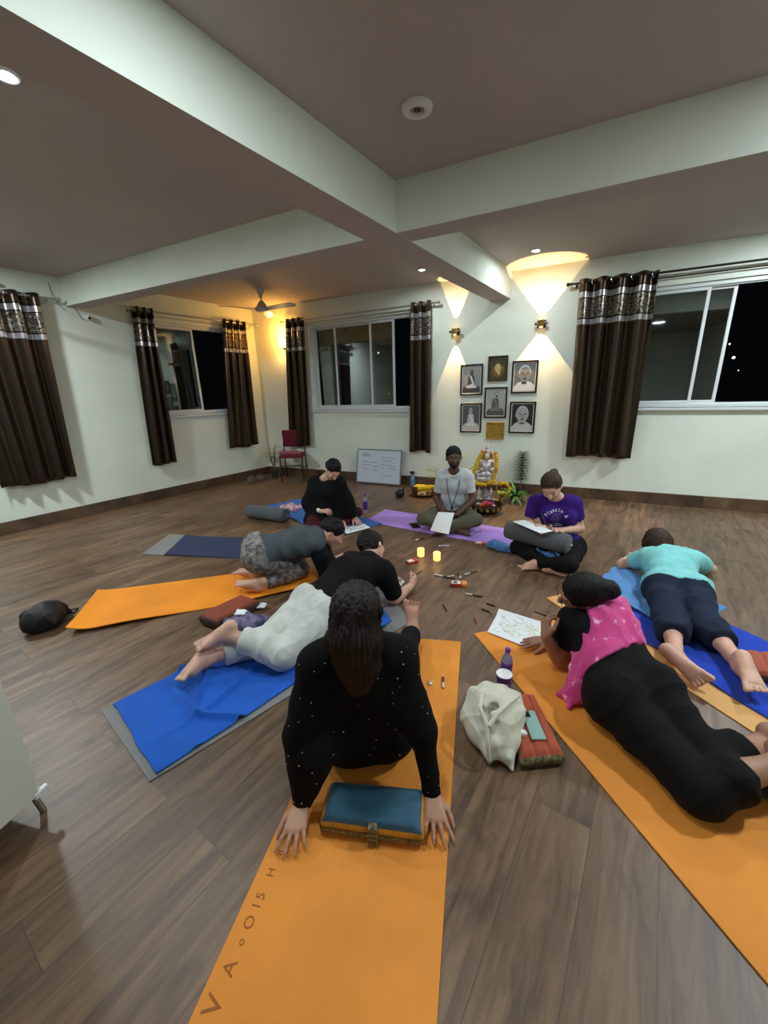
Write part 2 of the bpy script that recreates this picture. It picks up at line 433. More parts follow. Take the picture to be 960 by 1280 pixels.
def torso(S, J, r, s, o, female=False, belly=1.0, lo=0.0):
    """trunk grown by o"""
    P, N, C, W, lat, up, fr = J['P'], J['N'], J['_C'], J['_W'], J['_lat'], J['_up'], J['_front']; q = r*s
    hl = unit(J['HL']-J['HR']); k = .05
    S.cone(J['HL'], J['HR'], .100*q+o, .100*q+o, k)
    for sg, Hj in ((1, 'HL'), (-1, 'HR')):
        S.ell(J[Hj]-fr*.035*s, (.098*q+o,)*3, None, k)
        S.cone(lerp(P, J[Hj], .6), W+lat*.052*sg*s, .100*q*belly+o, .088*q*belly+o, k)
        S.cone(W+lat*.052*sg*s, C+lat*.065*sg*s, .090*q*belly+o, .100*q+o, k)
        S.cone(C+lat*.065*sg*s, lerp(N, J['SL' if sg > 0 else 'SR'], .62)-up*.02, .098*q+o, .060*q+o, k)
        S.cone(N+up*.0, J['SL' if sg > 0 else 'SR'], .052*q+o, .050*q+o, k)
        if female: S.ell(C+lat*.075*sg*s+fr*.075*s-up*.01, (.058*q+o,)*3, None, .04)
def arm(S, J, sd, r, s, o=0, t0=0, t1=2, flare=0, k=.03, cap=False):
    """arm from t0 to t1 (1 = elbow, 2 = wrist) grown by o"""
    a, e, w_ = J['S'+sd], J['E'+sd], J['W'+sd]; q = r*s
    def P(t): return lerp(a, e, t) if t <= 1 else lerp(e, w_, t-1)
    def R(t): return np.interp(t, [0, .35, 1, 1.3, 2], [.053*q, .050*q, .039*q, .043*q, .026*s])+o+flare*t
    ts = [t0]+[t for t in (.35, 1, 1.3) if t0 < t < t1]+[t1]
    for i in range(len(ts)-1):
        last = i == len(ts)-2; S.cone(P(ts[i]), P(ts[i+1]), R(ts[i]), R(ts[i+1]), k if not last else .015, cap=cap and last)
def leg(S, J, sd, r, s, o=0, t0=0, t1=2, flare=0, k=.035, cap=False):
    a, e, w_ = J['H'+sd], J['K'+sd], J['A'+sd]; q = r*s
    bk = (a+w_)/2-e; bk = unit(bk) if np.linalg.norm(bk) > .05 else V(0, 0, 0)
    def P(t): return lerp(a, e, t) if t <= 1 else lerp(e, w_, t-1)+bk*.012*s*math.sin(math.pi*min(1, (t-1)*1.3))
    def R(t): return np.interp(t, [0, .4, 1, 1.3, 1.75, 2], [.088*q, .080*q, .056*q, .056*q, .038*s, .036*s])+o+flare*max(0, t-.6)
    ts = [t0]+[t for t in (.4, 1, 1.3, 1.75) if t0 < t < t1]+[t1]
    for i in range(len(ts)-1):
        last = i == len(ts)-2; S.cone(P(ts[i]), P(ts[i+1]), R(ts[i]), R(ts[i+1]), k if not last else .015, cap=cap and last)
def shirt(J, r, s, h, o=.012, sleeve=.55, hem=-.1, flare=.01, female=False, belly=1.0, neck=.07, neckoff=.03, floor=.009, extra=None, sl=('L', 'R')):
    S = SDF(h); torso(S, J, r, s, o, female, belly)
    if extra: extra(S)
    N = J['N']; up = J['_up']
    S.cut(lerp(J['P'], J['N'], hem), -up, .006)
    S.ell(N+up*neckoff+J['_front']*.02, (neck*s,)*3, None, .006, 's')
    for sd in sl:
        if sleeve: arm(S, J, sd, r, s, o+.003, 0, sleeve, flare, .04, cap=True)
    S.floor(floor); return S
def pants(J, r, s, h, o=.010, leg_l=1.85, leg_r=None, waist=.16, flare=.0, floor=.009, extra=None):
    S = SDF(h); q = r*s; lat = J['_lat']; fr = J['_front']; up = J['_up']; P = J['P']; W = J['_W']
    S.cone(J['HL'], J['HR'], .100*q+o, .100*q+o, .05)
    for sg, Hj in ((1, 'HL'), (-1, 'HR')):
        S.ell(J[Hj]-fr*.035*s, (.098*q+o,)*3, None, .05); S.cone(lerp(P, J[Hj], .6), W+lat*.052*sg*s, .100*q+o, .088*q+o, .05)
    if extra: extra(S)
    S.cut(lerp(P, J['N'], waist), up, .006)
    for sd, t in (('L', leg_l), ('R', leg_r or leg_l)): leg(S, J, sd, r, s, o, 0, t, flare, .035, cap=True)
    S.floor(floor); return S
def hair(J, s, h, fringe=.0, extra=None, o=0, side=.0, back=.0):
    """cap of hair that leaves the face free"""
    X, F, U = J['_hf']; H = J['H']; S = SDF(h)
    S.ell(H+U*.032*s-F*.014*s, ((.085+o)*s, (.102+o)*s, (.092+o)*s), (X, F, U), .01)
    S.cone(H-F*.045*s+U*.0, H-F*.055*s-U*(.045+back)*s, .062*s, .045*s, .03)
    S.ell(H-U*(.052+fringe)*s+F*.088*s, (.074*s, .085*s, .108*s), (X, F, U), .012, 's')
    for sg in (-1, 1): S.ell(H+X*.085*sg*s-U*.035*s+F*.012*s, (.03*s, (.035-side)*s, .040*s), (X, F, U), .01, 's')
    if extra: extra(S, X, F, U, H)
    return S
def strands(seed, amp=.0025, freq=260, axis=None):
    def fn(P, N):
        a = unit(axis) if axis is not None else V(0, 0, 1); b = np.cross(a, (0.3, 1, .2)); b = unit(b); c = np.cross(a, b)
        t = np.arctan2((P-P.mean(0))@b, (P-P.mean(0))@c); z = (P@a)
        return amp*(np.sin(t*34+2*np.sin(z*18+seed))+.6*np.sin(t*71+z*30+seed)+.5*np.sin(z*60+t*9))
    return fn
def skin_mat(name, c):
    return M(name, c, .55, var=.06, vs=14, bump=.05, bs=120)
def face_paint(J, s, brow, lip, beard=None):
    X, F, U = J['_hf']; H = J['H']; fr = (X, F, U); L = []
    white = M('eye_white', (225, 220, 212), .3); iris = M('dark_iris', (35, 24, 18), .2)
    if beard:
        L.append((H-U*.075*s+F*.055*s, (.062*s, .055*s, .036*s), fr, beard))
        for sg in (-1, 1): L.append((H-U*.055*s+F*.03*s+X*.055*sg*s, (.016*s, .028*s, .05*s), fr, beard))
    L.append((H+F*.098*s-U*.059*s, (.024*s, .02*s, .0105*s), fr, lip))
    return L
def eyes(J, s, root, closed=False):
    X, F, U = J['_hf']; H = J['H']; fr = (X, F, U); white = M('eye_white', (205, 200, 192), .3); iris = M('dark_iris', (30, 22, 18), .2)
    for sg in (-1, 1):
        c = H+X*.031*sg*s+F*.0925*s+U*.006*s; mb = MB()
        if closed:
            mb.tube([c+(X*t+U*(-.006+.10*abs(t)*0-.25*(.012-abs(t)))+F*.001)*s for t in (-.012, -.006, 0, .006, .012)], .0016*s, 5); obj('eyelashes', mb, brow_m, root, True)
        else:
            mb.ball(c, (.0115*s, .0042*s, .0050*s), 12, fr=fr); e = obj('eye', mb, white, root, True)
            mb = MB(); mb.ball(c+F*.003*s, (.0050*s, .0022*s, .0050*s), 10, fr=fr); obj('iris', mb, iris, e, True)
            mb = MB(); mb.tube([c+(X*t+U*(.0052-18*t*t)+F*.002)*s for t in (-.013, -.007, 0, .007, .013)], .0014*s, 5); obj('eyelashes', mb, brow_m, root, True)
        mb = MB(); mb.tube([H+(X*(.031*sg+t)+F*(.0955-.35*abs(.031*sg+t)*.5)+U*(.030-9*t*t))*s for t in (-.018, -.01, 0, .01, .018)], [.0012*s, .003*s, .0034*s, .003*s, .0012*s], 6); obj('eyebrow', mb, brow_m, root, True)
def glasses(J, s, root, name='eyeglasses'):
    X, F, U = J['_hf']; H = J['H']; mb = MB()
    for sg in (-1, 1):
        c = H+X*.033*sg*s+F*.112*s+U*.004*s
        mb.tube([c+(X*.025*math.cos(a)+U*.019*math.sin(a))*s for a in np.linspace(0, 2*math.pi, 17)[:-1]], .0016, 6, closed=True)
        mb.tube([c+X*.025*sg*s, H+X*.080*sg*s+F*.085*s+U*.008*s, H+X*.086*sg*s+F*.0*s+U*.010*s], .0015, 6)
    mb.tube([H-X*.009*s+F*.113*s+U*.007*s, H+X*.009*s+F*.113*s+U*.007*s], .0015, 6)
    obj(name, mb, M('dark_metal_frame', (40, 34, 32), .3, .6), root, label='thin dark framed eyeglasses')
# ------------------------------------------------------------------ the room
K = V(-2.22, 7.72, 0)                      # corner of left and back wall
UB = unit(V(6.71, -3.33, 0)); NB = V(UB[1], -UB[0], 0); NB = NB if NB[1] < 0 else -NB     # back wall: along, into the room
UL = unit(V(-2.30, -3.31, 0)); NL = V(-UL[1], UL[0], 0); NL = NL if NL[0] > 0 else -NL
Z3 = V(0, 0, 1)
def pb(s, z, off=0): return K+UB*s+NB*off+Z3*z
def pl(t, z, off=0): return K+UL*t+NL*off+Z3*z
wall_m = M('wall_paint', (230, 238, 226), .75, var=.03, vs=1.2, bump=.06, bs=90)
ceil_m = M('ceiling_paint_and_beam_shade', (188, 178, 172), .8, var=.02, vs=1)  # on the beam undersides this colour stands in for shade
def plank_mat(name, ang, tint=1.0):
    m = bpy.data.materials.new(name); m.use_nodes = True; nt = m.node_tree; N = nt.nodes; L = nt.links; b = N['Principled BSDF']
    tc = N.new('ShaderNodeTexCoord'); mp = N.new('ShaderNodeMapping'); mp.inputs['Rotation'].default_value = (0, 0, -ang); L.new(tc.outputs['Object'], mp.inputs[0])
    br = N.new('ShaderNodeTexBrick'); br.offset = .37; br.inputs['Scale'].default_value = 1; br.inputs['Brick Width'].default_value = 1.22; br.inputs['Row Height'].default_value = .198
    br.inputs['Mortar Size'].default_value = .0016; br.inputs['Mortar Smooth'].default_value = .3; br.inputs['Color1'].default_value = (0, 0, 0, 1); br.inputs['Color2'].default_value = (1, 1, 1, 1); br.inputs['Mortar'].default_value = (.5, .5, .5, 1)
    L.new(mp.outputs[0], br.inputs[0])
    # grain follows the plank, shifted per plank
    sh = N.new('ShaderNodeVectorMath'); sh.operation = 'MULTIPLY_ADD'; L.new(br.outputs['Color'], sh.inputs[0]); sh.inputs[1].default_value = (7.3, 3.1, 2); L.new(mp.outputs[0], sh.inputs[2])
    m2 = N.new('ShaderNodeMapping'); m2.inputs['Scale'].default_value = (1.3, 11, 1); L.new(sh.outputs[0], m2.inputs[0])
    n1 = N.new('ShaderNodeTexNoise'); n1.inputs['Scale'].default_value = 1.6; n1.inputs['Detail'].default_value = 8; n1.inputs['Roughness'].default_value = .65; n1.inputs['Distortion'].default_value = .8; L.new(m2.outputs[0], n1.inputs[0])
    m3 = N.new('ShaderNodeMapping'); m3.inputs['Scale'].default_value = (1.6, 5, 1); L.new(sh.outputs[0], m3.inputs[0])
    n2 = N.new('ShaderNodeTexNoise'); n2.inputs['Scale'].default_value = 1.7; n2.inputs['Detail'].default_value = 3; n2.inputs['Distortion'].default_value = 1.5; L.new(m3.outputs[0], n2.inputs[0])
    r1 = N.new('ShaderNodeValToRGB'); e = r1.color_ramp.elements; e[0].position = .28; e[0].color = srgb((68, 50, 36)); e[1].position = .75; e[1].color = srgb((146, 116, 86))
    e2 = e.new(.48); e2.color = srgb((114, 87, 64)); L.new(n1.outputs[0], r1.inputs[0])
    r2 = N.new('ShaderNodeValToRGB'); e = r2.color_ramp.elements; e[0].position = .30; e[0].color = (.42, .38, .36, 1); e[1].position = .48; e[1].color = (1, 1, 1, 1); L.new(n2.outputs[0], r2.inputs[0])
    mx = N.new('ShaderNodeMix'); mx.data_type = 'RGBA'; mx.blend_type = 'MULTIPLY'; mx.inputs[0].default_value = .72; L.new(r1.outputs[0], mx.inputs[6]); L.new(r2.outputs[0], mx.inputs[7])
    mr = N.new('ShaderNodeMapRange'); mr.inputs[3].default_value = .66*tint; mr.inputs[4].default_value = 1.0*tint; L.new(br.outputs['Color'], mr.inputs[0])
    mm = N.new('ShaderNodeVectorMath'); mm.operation = 'SCALE'; L.new(mx.outputs[2], mm.inputs[0]); L.new(mr.outputs[0], mm.inputs['Scale'])
    dk = N.new('ShaderNodeMix'); dk.data_type = 'RGBA'; L.new(br.outputs['Fac'], dk.inputs[0]); L.new(mm.outputs[0], dk.inputs[6]); dk.inputs[7].default_value = srgb((74, 58, 48)); L.new(dk.outputs[2], b.inputs['Base Color'])
    b.inputs['Roughness'].default_value = .44; b.inputs['Specular IOR Level'].default_value = .55
    bp = N.new('ShaderNodeBump'); bp.inputs['Strength'].default_value = .12; bp.inputs['Distance'].default_value = .004; L.new(n1.outputs[0], bp.inputs['Height']); L.new(bp.outputs[0], b.inputs['Normal'])
    return m
ang = math.atan2(UL[1], UL[0])
floor_m = plank_mat('wood_floor', ang)
base_m = plank_mat('baseboard_wood', 0, .8)
ROOM = 9.6
c00 = K; c10 = K+UB*ROOM; c01 = K+UL*ROOM; c11 = c10+UL*ROOM
def slab(name, z0, z1, mat):
    mb = MB(); q = [c00-UL*.3-UB*.3, c10-UL*.3+UB*.3, c11+UL*.3+UB*.3, c01+UL*.3-UB*.3]
    mb.add([p+Z3*z1 for p in q]+[p+Z3*z0 for p in q], [(3, 2, 1, 0), (4, 5, 6, 7)]+[(i, (i+1) % 4, 4+(i+1) % 4, 4+i) for i in range(4)])
    return struct(obj(name, mb, mat, smooth=False))
slab('floor', -.1, 0, floor_m)
slab('ceiling', CEIL, CEIL+.15, ceil_m)
def wall(name, o, u, n, length, holes, ext0=.15, ext1=.15):
    """wall of boxes round its openings; n points into the room"""
    mb = MB(); fr = (u, -n, Z3); x = -ext0
    for a, b, z0, z1 in sorted(holes):
        mb.box((x, 0, 0), (a, .16, CEIL), fr=fr, org=o); mb.box((a, 0, 0), (b, .16, z0), fr=fr, org=o); mb.box((a, 0, z1), (b, .16, CEIL), fr=fr, org=o); x = b
    mb.box((x, 0, 0), (length+ext1, .16, CEIL), fr=fr, org=o)
    return struct(obj(name, mb, wall_m, smooth=False))
wall('wall_back', K, UB, NB, ROOM, [(1.17, 3.16, 1.2, 2.58), (5.85, 8.25, 1.2, 2.54)])
wall('wall_left', K, UL, NL, ROOM, [(.45, 1.86, 1.22, 2.56)])
wall('wall_right', c10, UL, -UB, ROOM, [])
wall('wall_rear', c01, UB, -UL, ROOM, [])
for nm, o, u, n in (('baseboard_back', K, UB, NB), ('baseboard_left', K, UL, NL)):
    mb = MB(); mb.box((.0, 0.001, 0), (ROOM, .014, .15), bev=.003)
    b_ = link(nm, mb.v, mb.f, base_m, None, None, 35); ang_ = math.atan2(u[1], u[0]); b_.location = tuple(o); b_.rotation_euler = (0, 0, ang_)
    if np.dot(V(-math.sin(ang_), math.cos(ang_), 0), n) < 0: b_.scale = (1, -1, 1)
    struct(b_)
# beams
BZ = 2.60
lb = unit(V(2.76, 4.15, 0)); lbn = V(lb[1], -lb[0], 0); p0 = V(.06, 3.23, 0)
def prism(mb, p, q, wv, z0, z1):
    a = [p, q, q+wv, p+wv]; mb.add([v+Z3*z1 for v in a]+[v+Z3*z0 for v in a], [(0, 1, 2, 3), (7, 6, 5, 4)]+[(4+i, 4+(i+1) % 4, (i+1) % 4, i) for i in range(4)])
def fixn(mb): return mb
mb = MB(); tt = (K-p0)  # run to the back wall
def to_back(p, d): return (np.dot(K-p, NB))/np.dot(d, NB)
e = to_back(p0, lb); e2 = to_back(p0-lbn*.265, lb)
mb.add([p0-lb*6.5+Z3*CEIL, p0+lb*e+Z3*CEIL, p0-lbn*.265+lb*e2+Z3*CEIL, p0-lbn*.265-lb*6.5+Z3*CEIL]+[p0-lb*6.5+Z3*BZ, p0+lb*e+Z3*BZ, p0-lbn*.265+lb*e2+Z3*BZ, p0-lbn*.265-lb*6.5+Z3*BZ],
       [(0, 1, 2, 3), (7, 6, 5, 4), (0, 4, 5, 1), (1, 5, 6, 2), (2, 6, 7, 3), (3, 7, 4, 0)])
t1 = struct(obj('trim_1', mb, [wall_m, ceil_m], smooth=False)); t1.data.polygons[1].material_index = 1  # underside in the darker ceiling colour: its shade is painted in
cb = unit(V(1.84, -.94, 0)); cbn = V(-cb[1], cb[0], 0)          # away from the camera
c0 = V(.16, 3.37, 0)
def cross_beam(name, a, b):
    q = [a, b, b+cbn*.22, a+cbn*.22]; mb = MB()
    mb.add([p+Z3*CEIL for p in q]+[p+Z3*(BZ+.0015) for p in q], [(0, 1, 2, 3), (7, 6, 5, 4), (0, 4, 5, 1), (1, 5, 6, 2), (2, 6, 7, 3), (3, 7, 4, 0)]); o = struct(obj(name, mb, [wall_m, ceil_m], smooth=False)); o.data.polygons[1].material_index = 1; return o  # cross beam underside also coloured darker to give its shade
cross_beam('trim_2', c0-cb*.05, c0+cb*6.2)
lw = np.dot(K-c0, NL)/np.dot(-cb, NL)
cross_beam('trim_3', c0-cb*lw, c0-cb*.22)

# windows
alu = M('white_aluminium', (214, 220, 220), .35, spec=.5)
def glass_mat():
    m = bpy.data.materials.new('window_glass'); m.use_nodes = True; nt = m.node_tree; N = nt.nodes; L = nt.links; N.remove(N['Principled BSDF'])
    t = N.new('ShaderNodeBsdfTransparent'); t.inputs[0].default_value = (.6, .63, .62, 1); g = N.new('ShaderNodeBsdfGlossy'); g.inputs['Roughness'].default_value = .03; g.inputs[0].default_value = (.8, .85, .84, 1)
    f = N.new('ShaderNodeFresnel'); f.inputs[0].default_value = 1.5; ad = N.new('ShaderNodeMath'); ad.operation = 'MULTIPLY_ADD'; ad.inputs[1].default_value = .9; ad.inputs[2].default_value = .11
    L.new(f.outputs[0], ad.inputs[0]); mx = N.new('ShaderNodeMixShader'); L.new(ad.outputs[0], mx.inputs[0]); L.new(t.outputs[0], mx.inputs[1]); L.new(g.outputs[0], mx.inputs[2])
    L.new(mx.outputs[0], N['Material Output'].inputs[0]); return m
glass_m = glass_mat()
def window(name, P, u, n, a, b, z0, z1, sashes, handle=None):
    """sashes: (from, to, depth) each with a frame and a pane"""
    r = sempty(name, P(a, z0)); fr = (u, -n, Z3); o = P(0, 0)
    mb = MB(); w_ = .045
    mb.box((a, .03, z0), (b, .13, z0+w_), fr=fr, org=o, bev=.004); mb.box((a, .03, z1-w_), (b, .13, z1), fr=fr, org=o, bev=.004)
    mb.box((a, .03, z0+w_), (a+w_, .13, z1-w_), fr=fr, org=o, bev=.004); mb.box((b-w_, .03, z0+w_), (b, .13, z1-w_), fr=fr, org=o, bev=.004)
    mb.box((a+.01, .055, z0+w_), (b-.01, .062, z0+w_+.012), fr=fr, org=o); mb.box((a+.01, .085, z0+w_), (b-.01, .092, z0+w_+.012), fr=fr, org=o)
    mb.box((a+.01, .055, z1-w_-.012), (b-.01, .062, z1-w_), fr=fr, org=o)
    obj('window_frame', mb, alu, r)
    sb = MB(); sb.box((a-.03, -.035, z0-.03), (b+.03, .12, z0), fr=fr, org=o, bev=.004); obj('window_sill', sb, alu, r)
    for (p, q, dp) in sashes:
        mb = MB(); v = .034; za, zb = z0+w_+.004, z1-w_-.004
        mb.box((p, dp, za), (p+v, dp+.028, zb), fr=fr, org=o, bev=.003); mb.box((q-v, dp, za), (q, dp+.028, zb), fr=fr, org=o, bev=.003)
        mb.box((p+v, dp, za), (q-v, dp+.028, za+v), fr=fr, org=o, bev=.003); mb.box((p+v, dp, zb-v), (q-v, dp+.028, zb), fr=fr, org=o, bev=.003)
        s_ = obj('sash', mb, alu, r)
        g = MB(); g.box((p+v, dp+.011, za+v), (q-v, dp+.016, zb-v), fr=fr, org=o); obj('pane', g, glass_m, s_, smooth=False)
        if handle == q:
            g = MB(); g.box((q-.028, dp-.014, z0+.42), (q-.008, dp-.001, z0+.56), fr=fr, org=o, bev=.005); obj('latch', g, M('grey_latch', (150, 152, 150), .4, .5), s_)
window('window_1', pl, UL, NL, .45, 1.86, 1.22, 2.56, [(1.16, 1.82, .05), (1.20, 1.78, .09)], 1.16)
window('window_2', pb, UB, NB, 1.17, 3.16, 1.2, 2.58, [(1.22, 1.68, .10), (1.62, 2.34, .075), (2.29, 2.72, .045)])
window('window_3', pb, UB, NB, 5.85, 8.25, 1.2, 2.54, [(5.90, 6.56, .05), (6.02, 6.80, .09)], None)
# curtain rods
steel = M('brushed_steel', (190, 190, 186), .28, .9)
dark_rod = M('dark_metal_rod', (60, 56, 54), .35, .7)
def rod(label, P, n, u, a, b, z, mat=steel, double=True):
    r = thing('curtain_rod', label, 'curtain rod', P((a+b)/2, z, .09)); mb = MB()
    mb.tube([P(a, z, .09), P(b, z, .09)], .0115, 10)
    obj('pole', mb, mat, r)
    if double:
        mb = MB(); mb.tube([P(a+.1, z-.05, .045), P(b-.1, z-.05, .045)], .007, 8); obj('inner_pole', mb, mat, r)
    for e_, sg in ((a, -1), (b, 1)):
        mb = MB(); c = P(e_, z, .09); x, y, zz = frame(u*sg)
        mb.lathe([(.0115, -.01), (.017, -.008), (.017, .006), (.010, .012), (.018, .022), (.024, .036), (.018, .05), (.006, .058), (0, .06)], 14, c, (x, y, zz)); obj('finial', mb, mat, r)
        mb = MB(); q = P(e_-sg*.06, z, 0); mb.box((-.012, -.001, -.03), (.012, .006, .03), fr=(u, n, Z3), org=q, bev=.002); mb.tube([q, P(e_-sg*.06, z, .09)], .006, 8); obj('bracket', mb, mat, r)
    return r
rod('steel curtain rod at the left edge of the photo, above the widest dark curtain', pl, NL, UL, 2.93, 4.5, 2.65)
rod('steel double curtain rod above the left wall window', pl, NL, UL, .03, 2.16, 2.66)
rod('dark curtain rod above the middle window behind the whiteboard', pb, NB, UB, .74, 3.44, 2.65, steel)
rod('double curtain rod above the large right window', pb, NB, UB, 5.14, 8.5, 2.66, dark_rod)
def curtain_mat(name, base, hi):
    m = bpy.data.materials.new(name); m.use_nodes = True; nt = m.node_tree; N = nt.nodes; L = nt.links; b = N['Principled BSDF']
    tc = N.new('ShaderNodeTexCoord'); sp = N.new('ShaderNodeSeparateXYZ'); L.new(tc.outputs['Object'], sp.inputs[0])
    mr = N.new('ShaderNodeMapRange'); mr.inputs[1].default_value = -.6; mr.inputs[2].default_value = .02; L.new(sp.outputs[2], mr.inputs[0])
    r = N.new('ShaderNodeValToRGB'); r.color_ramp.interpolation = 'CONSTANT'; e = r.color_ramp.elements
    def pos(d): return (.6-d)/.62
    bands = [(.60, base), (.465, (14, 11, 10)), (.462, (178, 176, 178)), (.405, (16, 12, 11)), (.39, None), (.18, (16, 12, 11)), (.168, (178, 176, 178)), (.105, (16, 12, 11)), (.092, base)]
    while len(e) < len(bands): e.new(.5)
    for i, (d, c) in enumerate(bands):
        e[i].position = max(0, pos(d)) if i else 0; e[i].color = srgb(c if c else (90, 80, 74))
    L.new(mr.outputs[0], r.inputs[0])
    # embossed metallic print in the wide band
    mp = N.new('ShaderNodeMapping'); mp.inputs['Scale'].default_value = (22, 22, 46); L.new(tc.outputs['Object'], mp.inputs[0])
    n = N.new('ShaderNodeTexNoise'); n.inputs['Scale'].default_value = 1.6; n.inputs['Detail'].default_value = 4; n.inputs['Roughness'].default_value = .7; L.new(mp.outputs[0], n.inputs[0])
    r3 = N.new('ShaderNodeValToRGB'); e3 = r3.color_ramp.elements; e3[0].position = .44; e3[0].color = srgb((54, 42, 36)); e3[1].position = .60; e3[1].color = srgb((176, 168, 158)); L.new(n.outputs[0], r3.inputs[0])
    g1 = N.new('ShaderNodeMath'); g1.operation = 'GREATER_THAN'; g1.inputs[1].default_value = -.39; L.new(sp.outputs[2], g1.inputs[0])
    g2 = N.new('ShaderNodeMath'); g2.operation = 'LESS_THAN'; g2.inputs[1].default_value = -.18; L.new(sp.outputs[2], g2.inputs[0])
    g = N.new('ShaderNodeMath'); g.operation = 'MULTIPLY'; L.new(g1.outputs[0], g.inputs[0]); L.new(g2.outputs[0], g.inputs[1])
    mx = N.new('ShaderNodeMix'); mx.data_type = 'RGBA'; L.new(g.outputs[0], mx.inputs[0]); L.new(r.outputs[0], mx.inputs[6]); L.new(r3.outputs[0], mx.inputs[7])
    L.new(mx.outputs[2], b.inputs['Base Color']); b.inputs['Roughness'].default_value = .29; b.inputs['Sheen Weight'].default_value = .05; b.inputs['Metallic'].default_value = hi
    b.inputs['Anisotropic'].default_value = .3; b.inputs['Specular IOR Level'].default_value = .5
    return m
cur_m = curtain_mat('brown_satin_curtain', (68, 55, 43), .8)
def curtain(label, P, u, n, ta, tb, ba, bb, z0, z1, folds, seed, group=None):
    """hangs from ta..tb on the rod down to ba..bb at the hem"""
    c = P((ta+tb)/2, z1, .09); r = thing('curtain', label, 'curtain', c, group); rs = random.Random(seed); ph = rs.random()*6
    def fn(a, v):
        # v: 0 top .. 1 hem
        s0 = ta+(tb-ta)*a; s1 = ba+(bb-ba)*a; k = v**.8; s_ = s0+(s1-s0)*k
        amp = .050*(1-.3*v)+.012*v*math.sin(5*a+ph)
        ww = a+.03*math.sin(6*a+ph)*v
        sn = math.sin(2*math.pi*folds*ww); off = amp*(abs(sn)**.75)*(1 if sn > 0 else -1)+.012*v*math.sin(2*math.pi*folds*.5*ww+3*v+ph)
        z = z1+.035-(z1+.035-z0)*v+.012*v*math.sin(2*math.pi*a*1.2+ph)
        return P(s_+.010*math.sin(4*math.pi*folds*ww+1)*v, z, .092+off)
    mb = MB(); mb.grid(fn, max(30, int(folds*14)), 40)
    root = r
    o = link('curtain_cloth', mb.v, mb.f, cur_m, root, None, True)
    sm = o.modifiers.new('thickness', 'SOLIDIFY'); sm.thickness = .003
    # eyelets round the rod
    for i in range(int(folds*2)):
        a = (i+.5)/(folds*2); q = P(ta+(tb-ta)*a, z1-.005, .092); mb = MB()
        d = unit(u*.75+n*(.65 if i % 2 else -.65)); x, y, zz = frame(d)
        mb.tube([q+(x*math.cos(t)+y*math.sin(t))*.027 for t in np.linspace(0, 2*math.pi, 15)[:-1]], .0045, 6, closed=True); obj('eyelet', mb, steel, root)
    return r
CG = None
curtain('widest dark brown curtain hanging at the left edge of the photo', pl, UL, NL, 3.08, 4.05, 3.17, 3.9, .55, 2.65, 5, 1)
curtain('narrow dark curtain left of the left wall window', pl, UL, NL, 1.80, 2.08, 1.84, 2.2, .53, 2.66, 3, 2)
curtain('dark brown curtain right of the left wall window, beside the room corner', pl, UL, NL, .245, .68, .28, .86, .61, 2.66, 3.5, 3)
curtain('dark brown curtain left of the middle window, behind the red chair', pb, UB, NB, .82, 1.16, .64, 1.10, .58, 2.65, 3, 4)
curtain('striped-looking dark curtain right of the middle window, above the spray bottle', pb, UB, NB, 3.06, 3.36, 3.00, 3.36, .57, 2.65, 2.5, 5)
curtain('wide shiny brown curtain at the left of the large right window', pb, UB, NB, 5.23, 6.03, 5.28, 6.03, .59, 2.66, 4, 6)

# lamps -------------------------------------------------------------
white_pl = M('white_plastic', (226, 226, 222), .4)
lens_m = M('lit_lens', (235, 245, 255), .3, emis=28)
def downlight(x, y, label, lit=True):
    r = thing('downlight', label, 'ceiling light', (x, y, CEIL)); mb = MB()
    mb.lathe([(.030, -.002), (.036, -.010), (.046, -.011), (.052, -.006), (.054, -.0005)], 28, (x, y, CEIL)); obj('trim_ring', mb, white_pl, r)
    mb = MB(); mb.lathe([(0, -.006), (.031, -.006), (.031, -.002), (0, -.002)], 24, (x, y, CEIL)); obj('lens', mb, lens_m, r, label='glowing lens')
    return r
downlight(.56, 5.56, 'lit ceiling downlight nearest the middle window')
downlight(1.75, 4.96, 'lit ceiling downlight above the wide wall light')
downlight(-1.65, 2.31, 'bright ceiling downlight at the left edge of the photo')
r = thing('ceiling_speaker', 'round white unlit fixture with a dark slotted centre on the ceiling', 'ceiling fixture', (.24, 2.61, CEIL)); o_ = V(.24, 2.61, CEIL)
mb = MB(); mb.lathe([(.038, -.006), (.042, -.022), (.060, -.026), (.078, -.016), (.082, -.001)], 36, o_); obj('rim', mb, white_pl, r)
mb = MB(); mb.lathe([(.0, -.012), (.020, -.014), (.038, -.008), (.038, -.001)], 28, o_); obj('face', mb, M('grey_face', (150, 148, 144), .5), r)
for i in range(4):
    a = math.pi/4+i*math.pi/2; c = o_+V(math.cos(a), math.sin(a), 0)*.012+Z3*-.016; mb = MB(); mb.box((-.007, -.007, 0), (.007, .007, .006), fr=(V(1, 0, 0), V(0, 1, 0), Z3), org=c, bev=.002); obj('slot', mb, M('dark_slot', (52, 50, 48), .6), r)

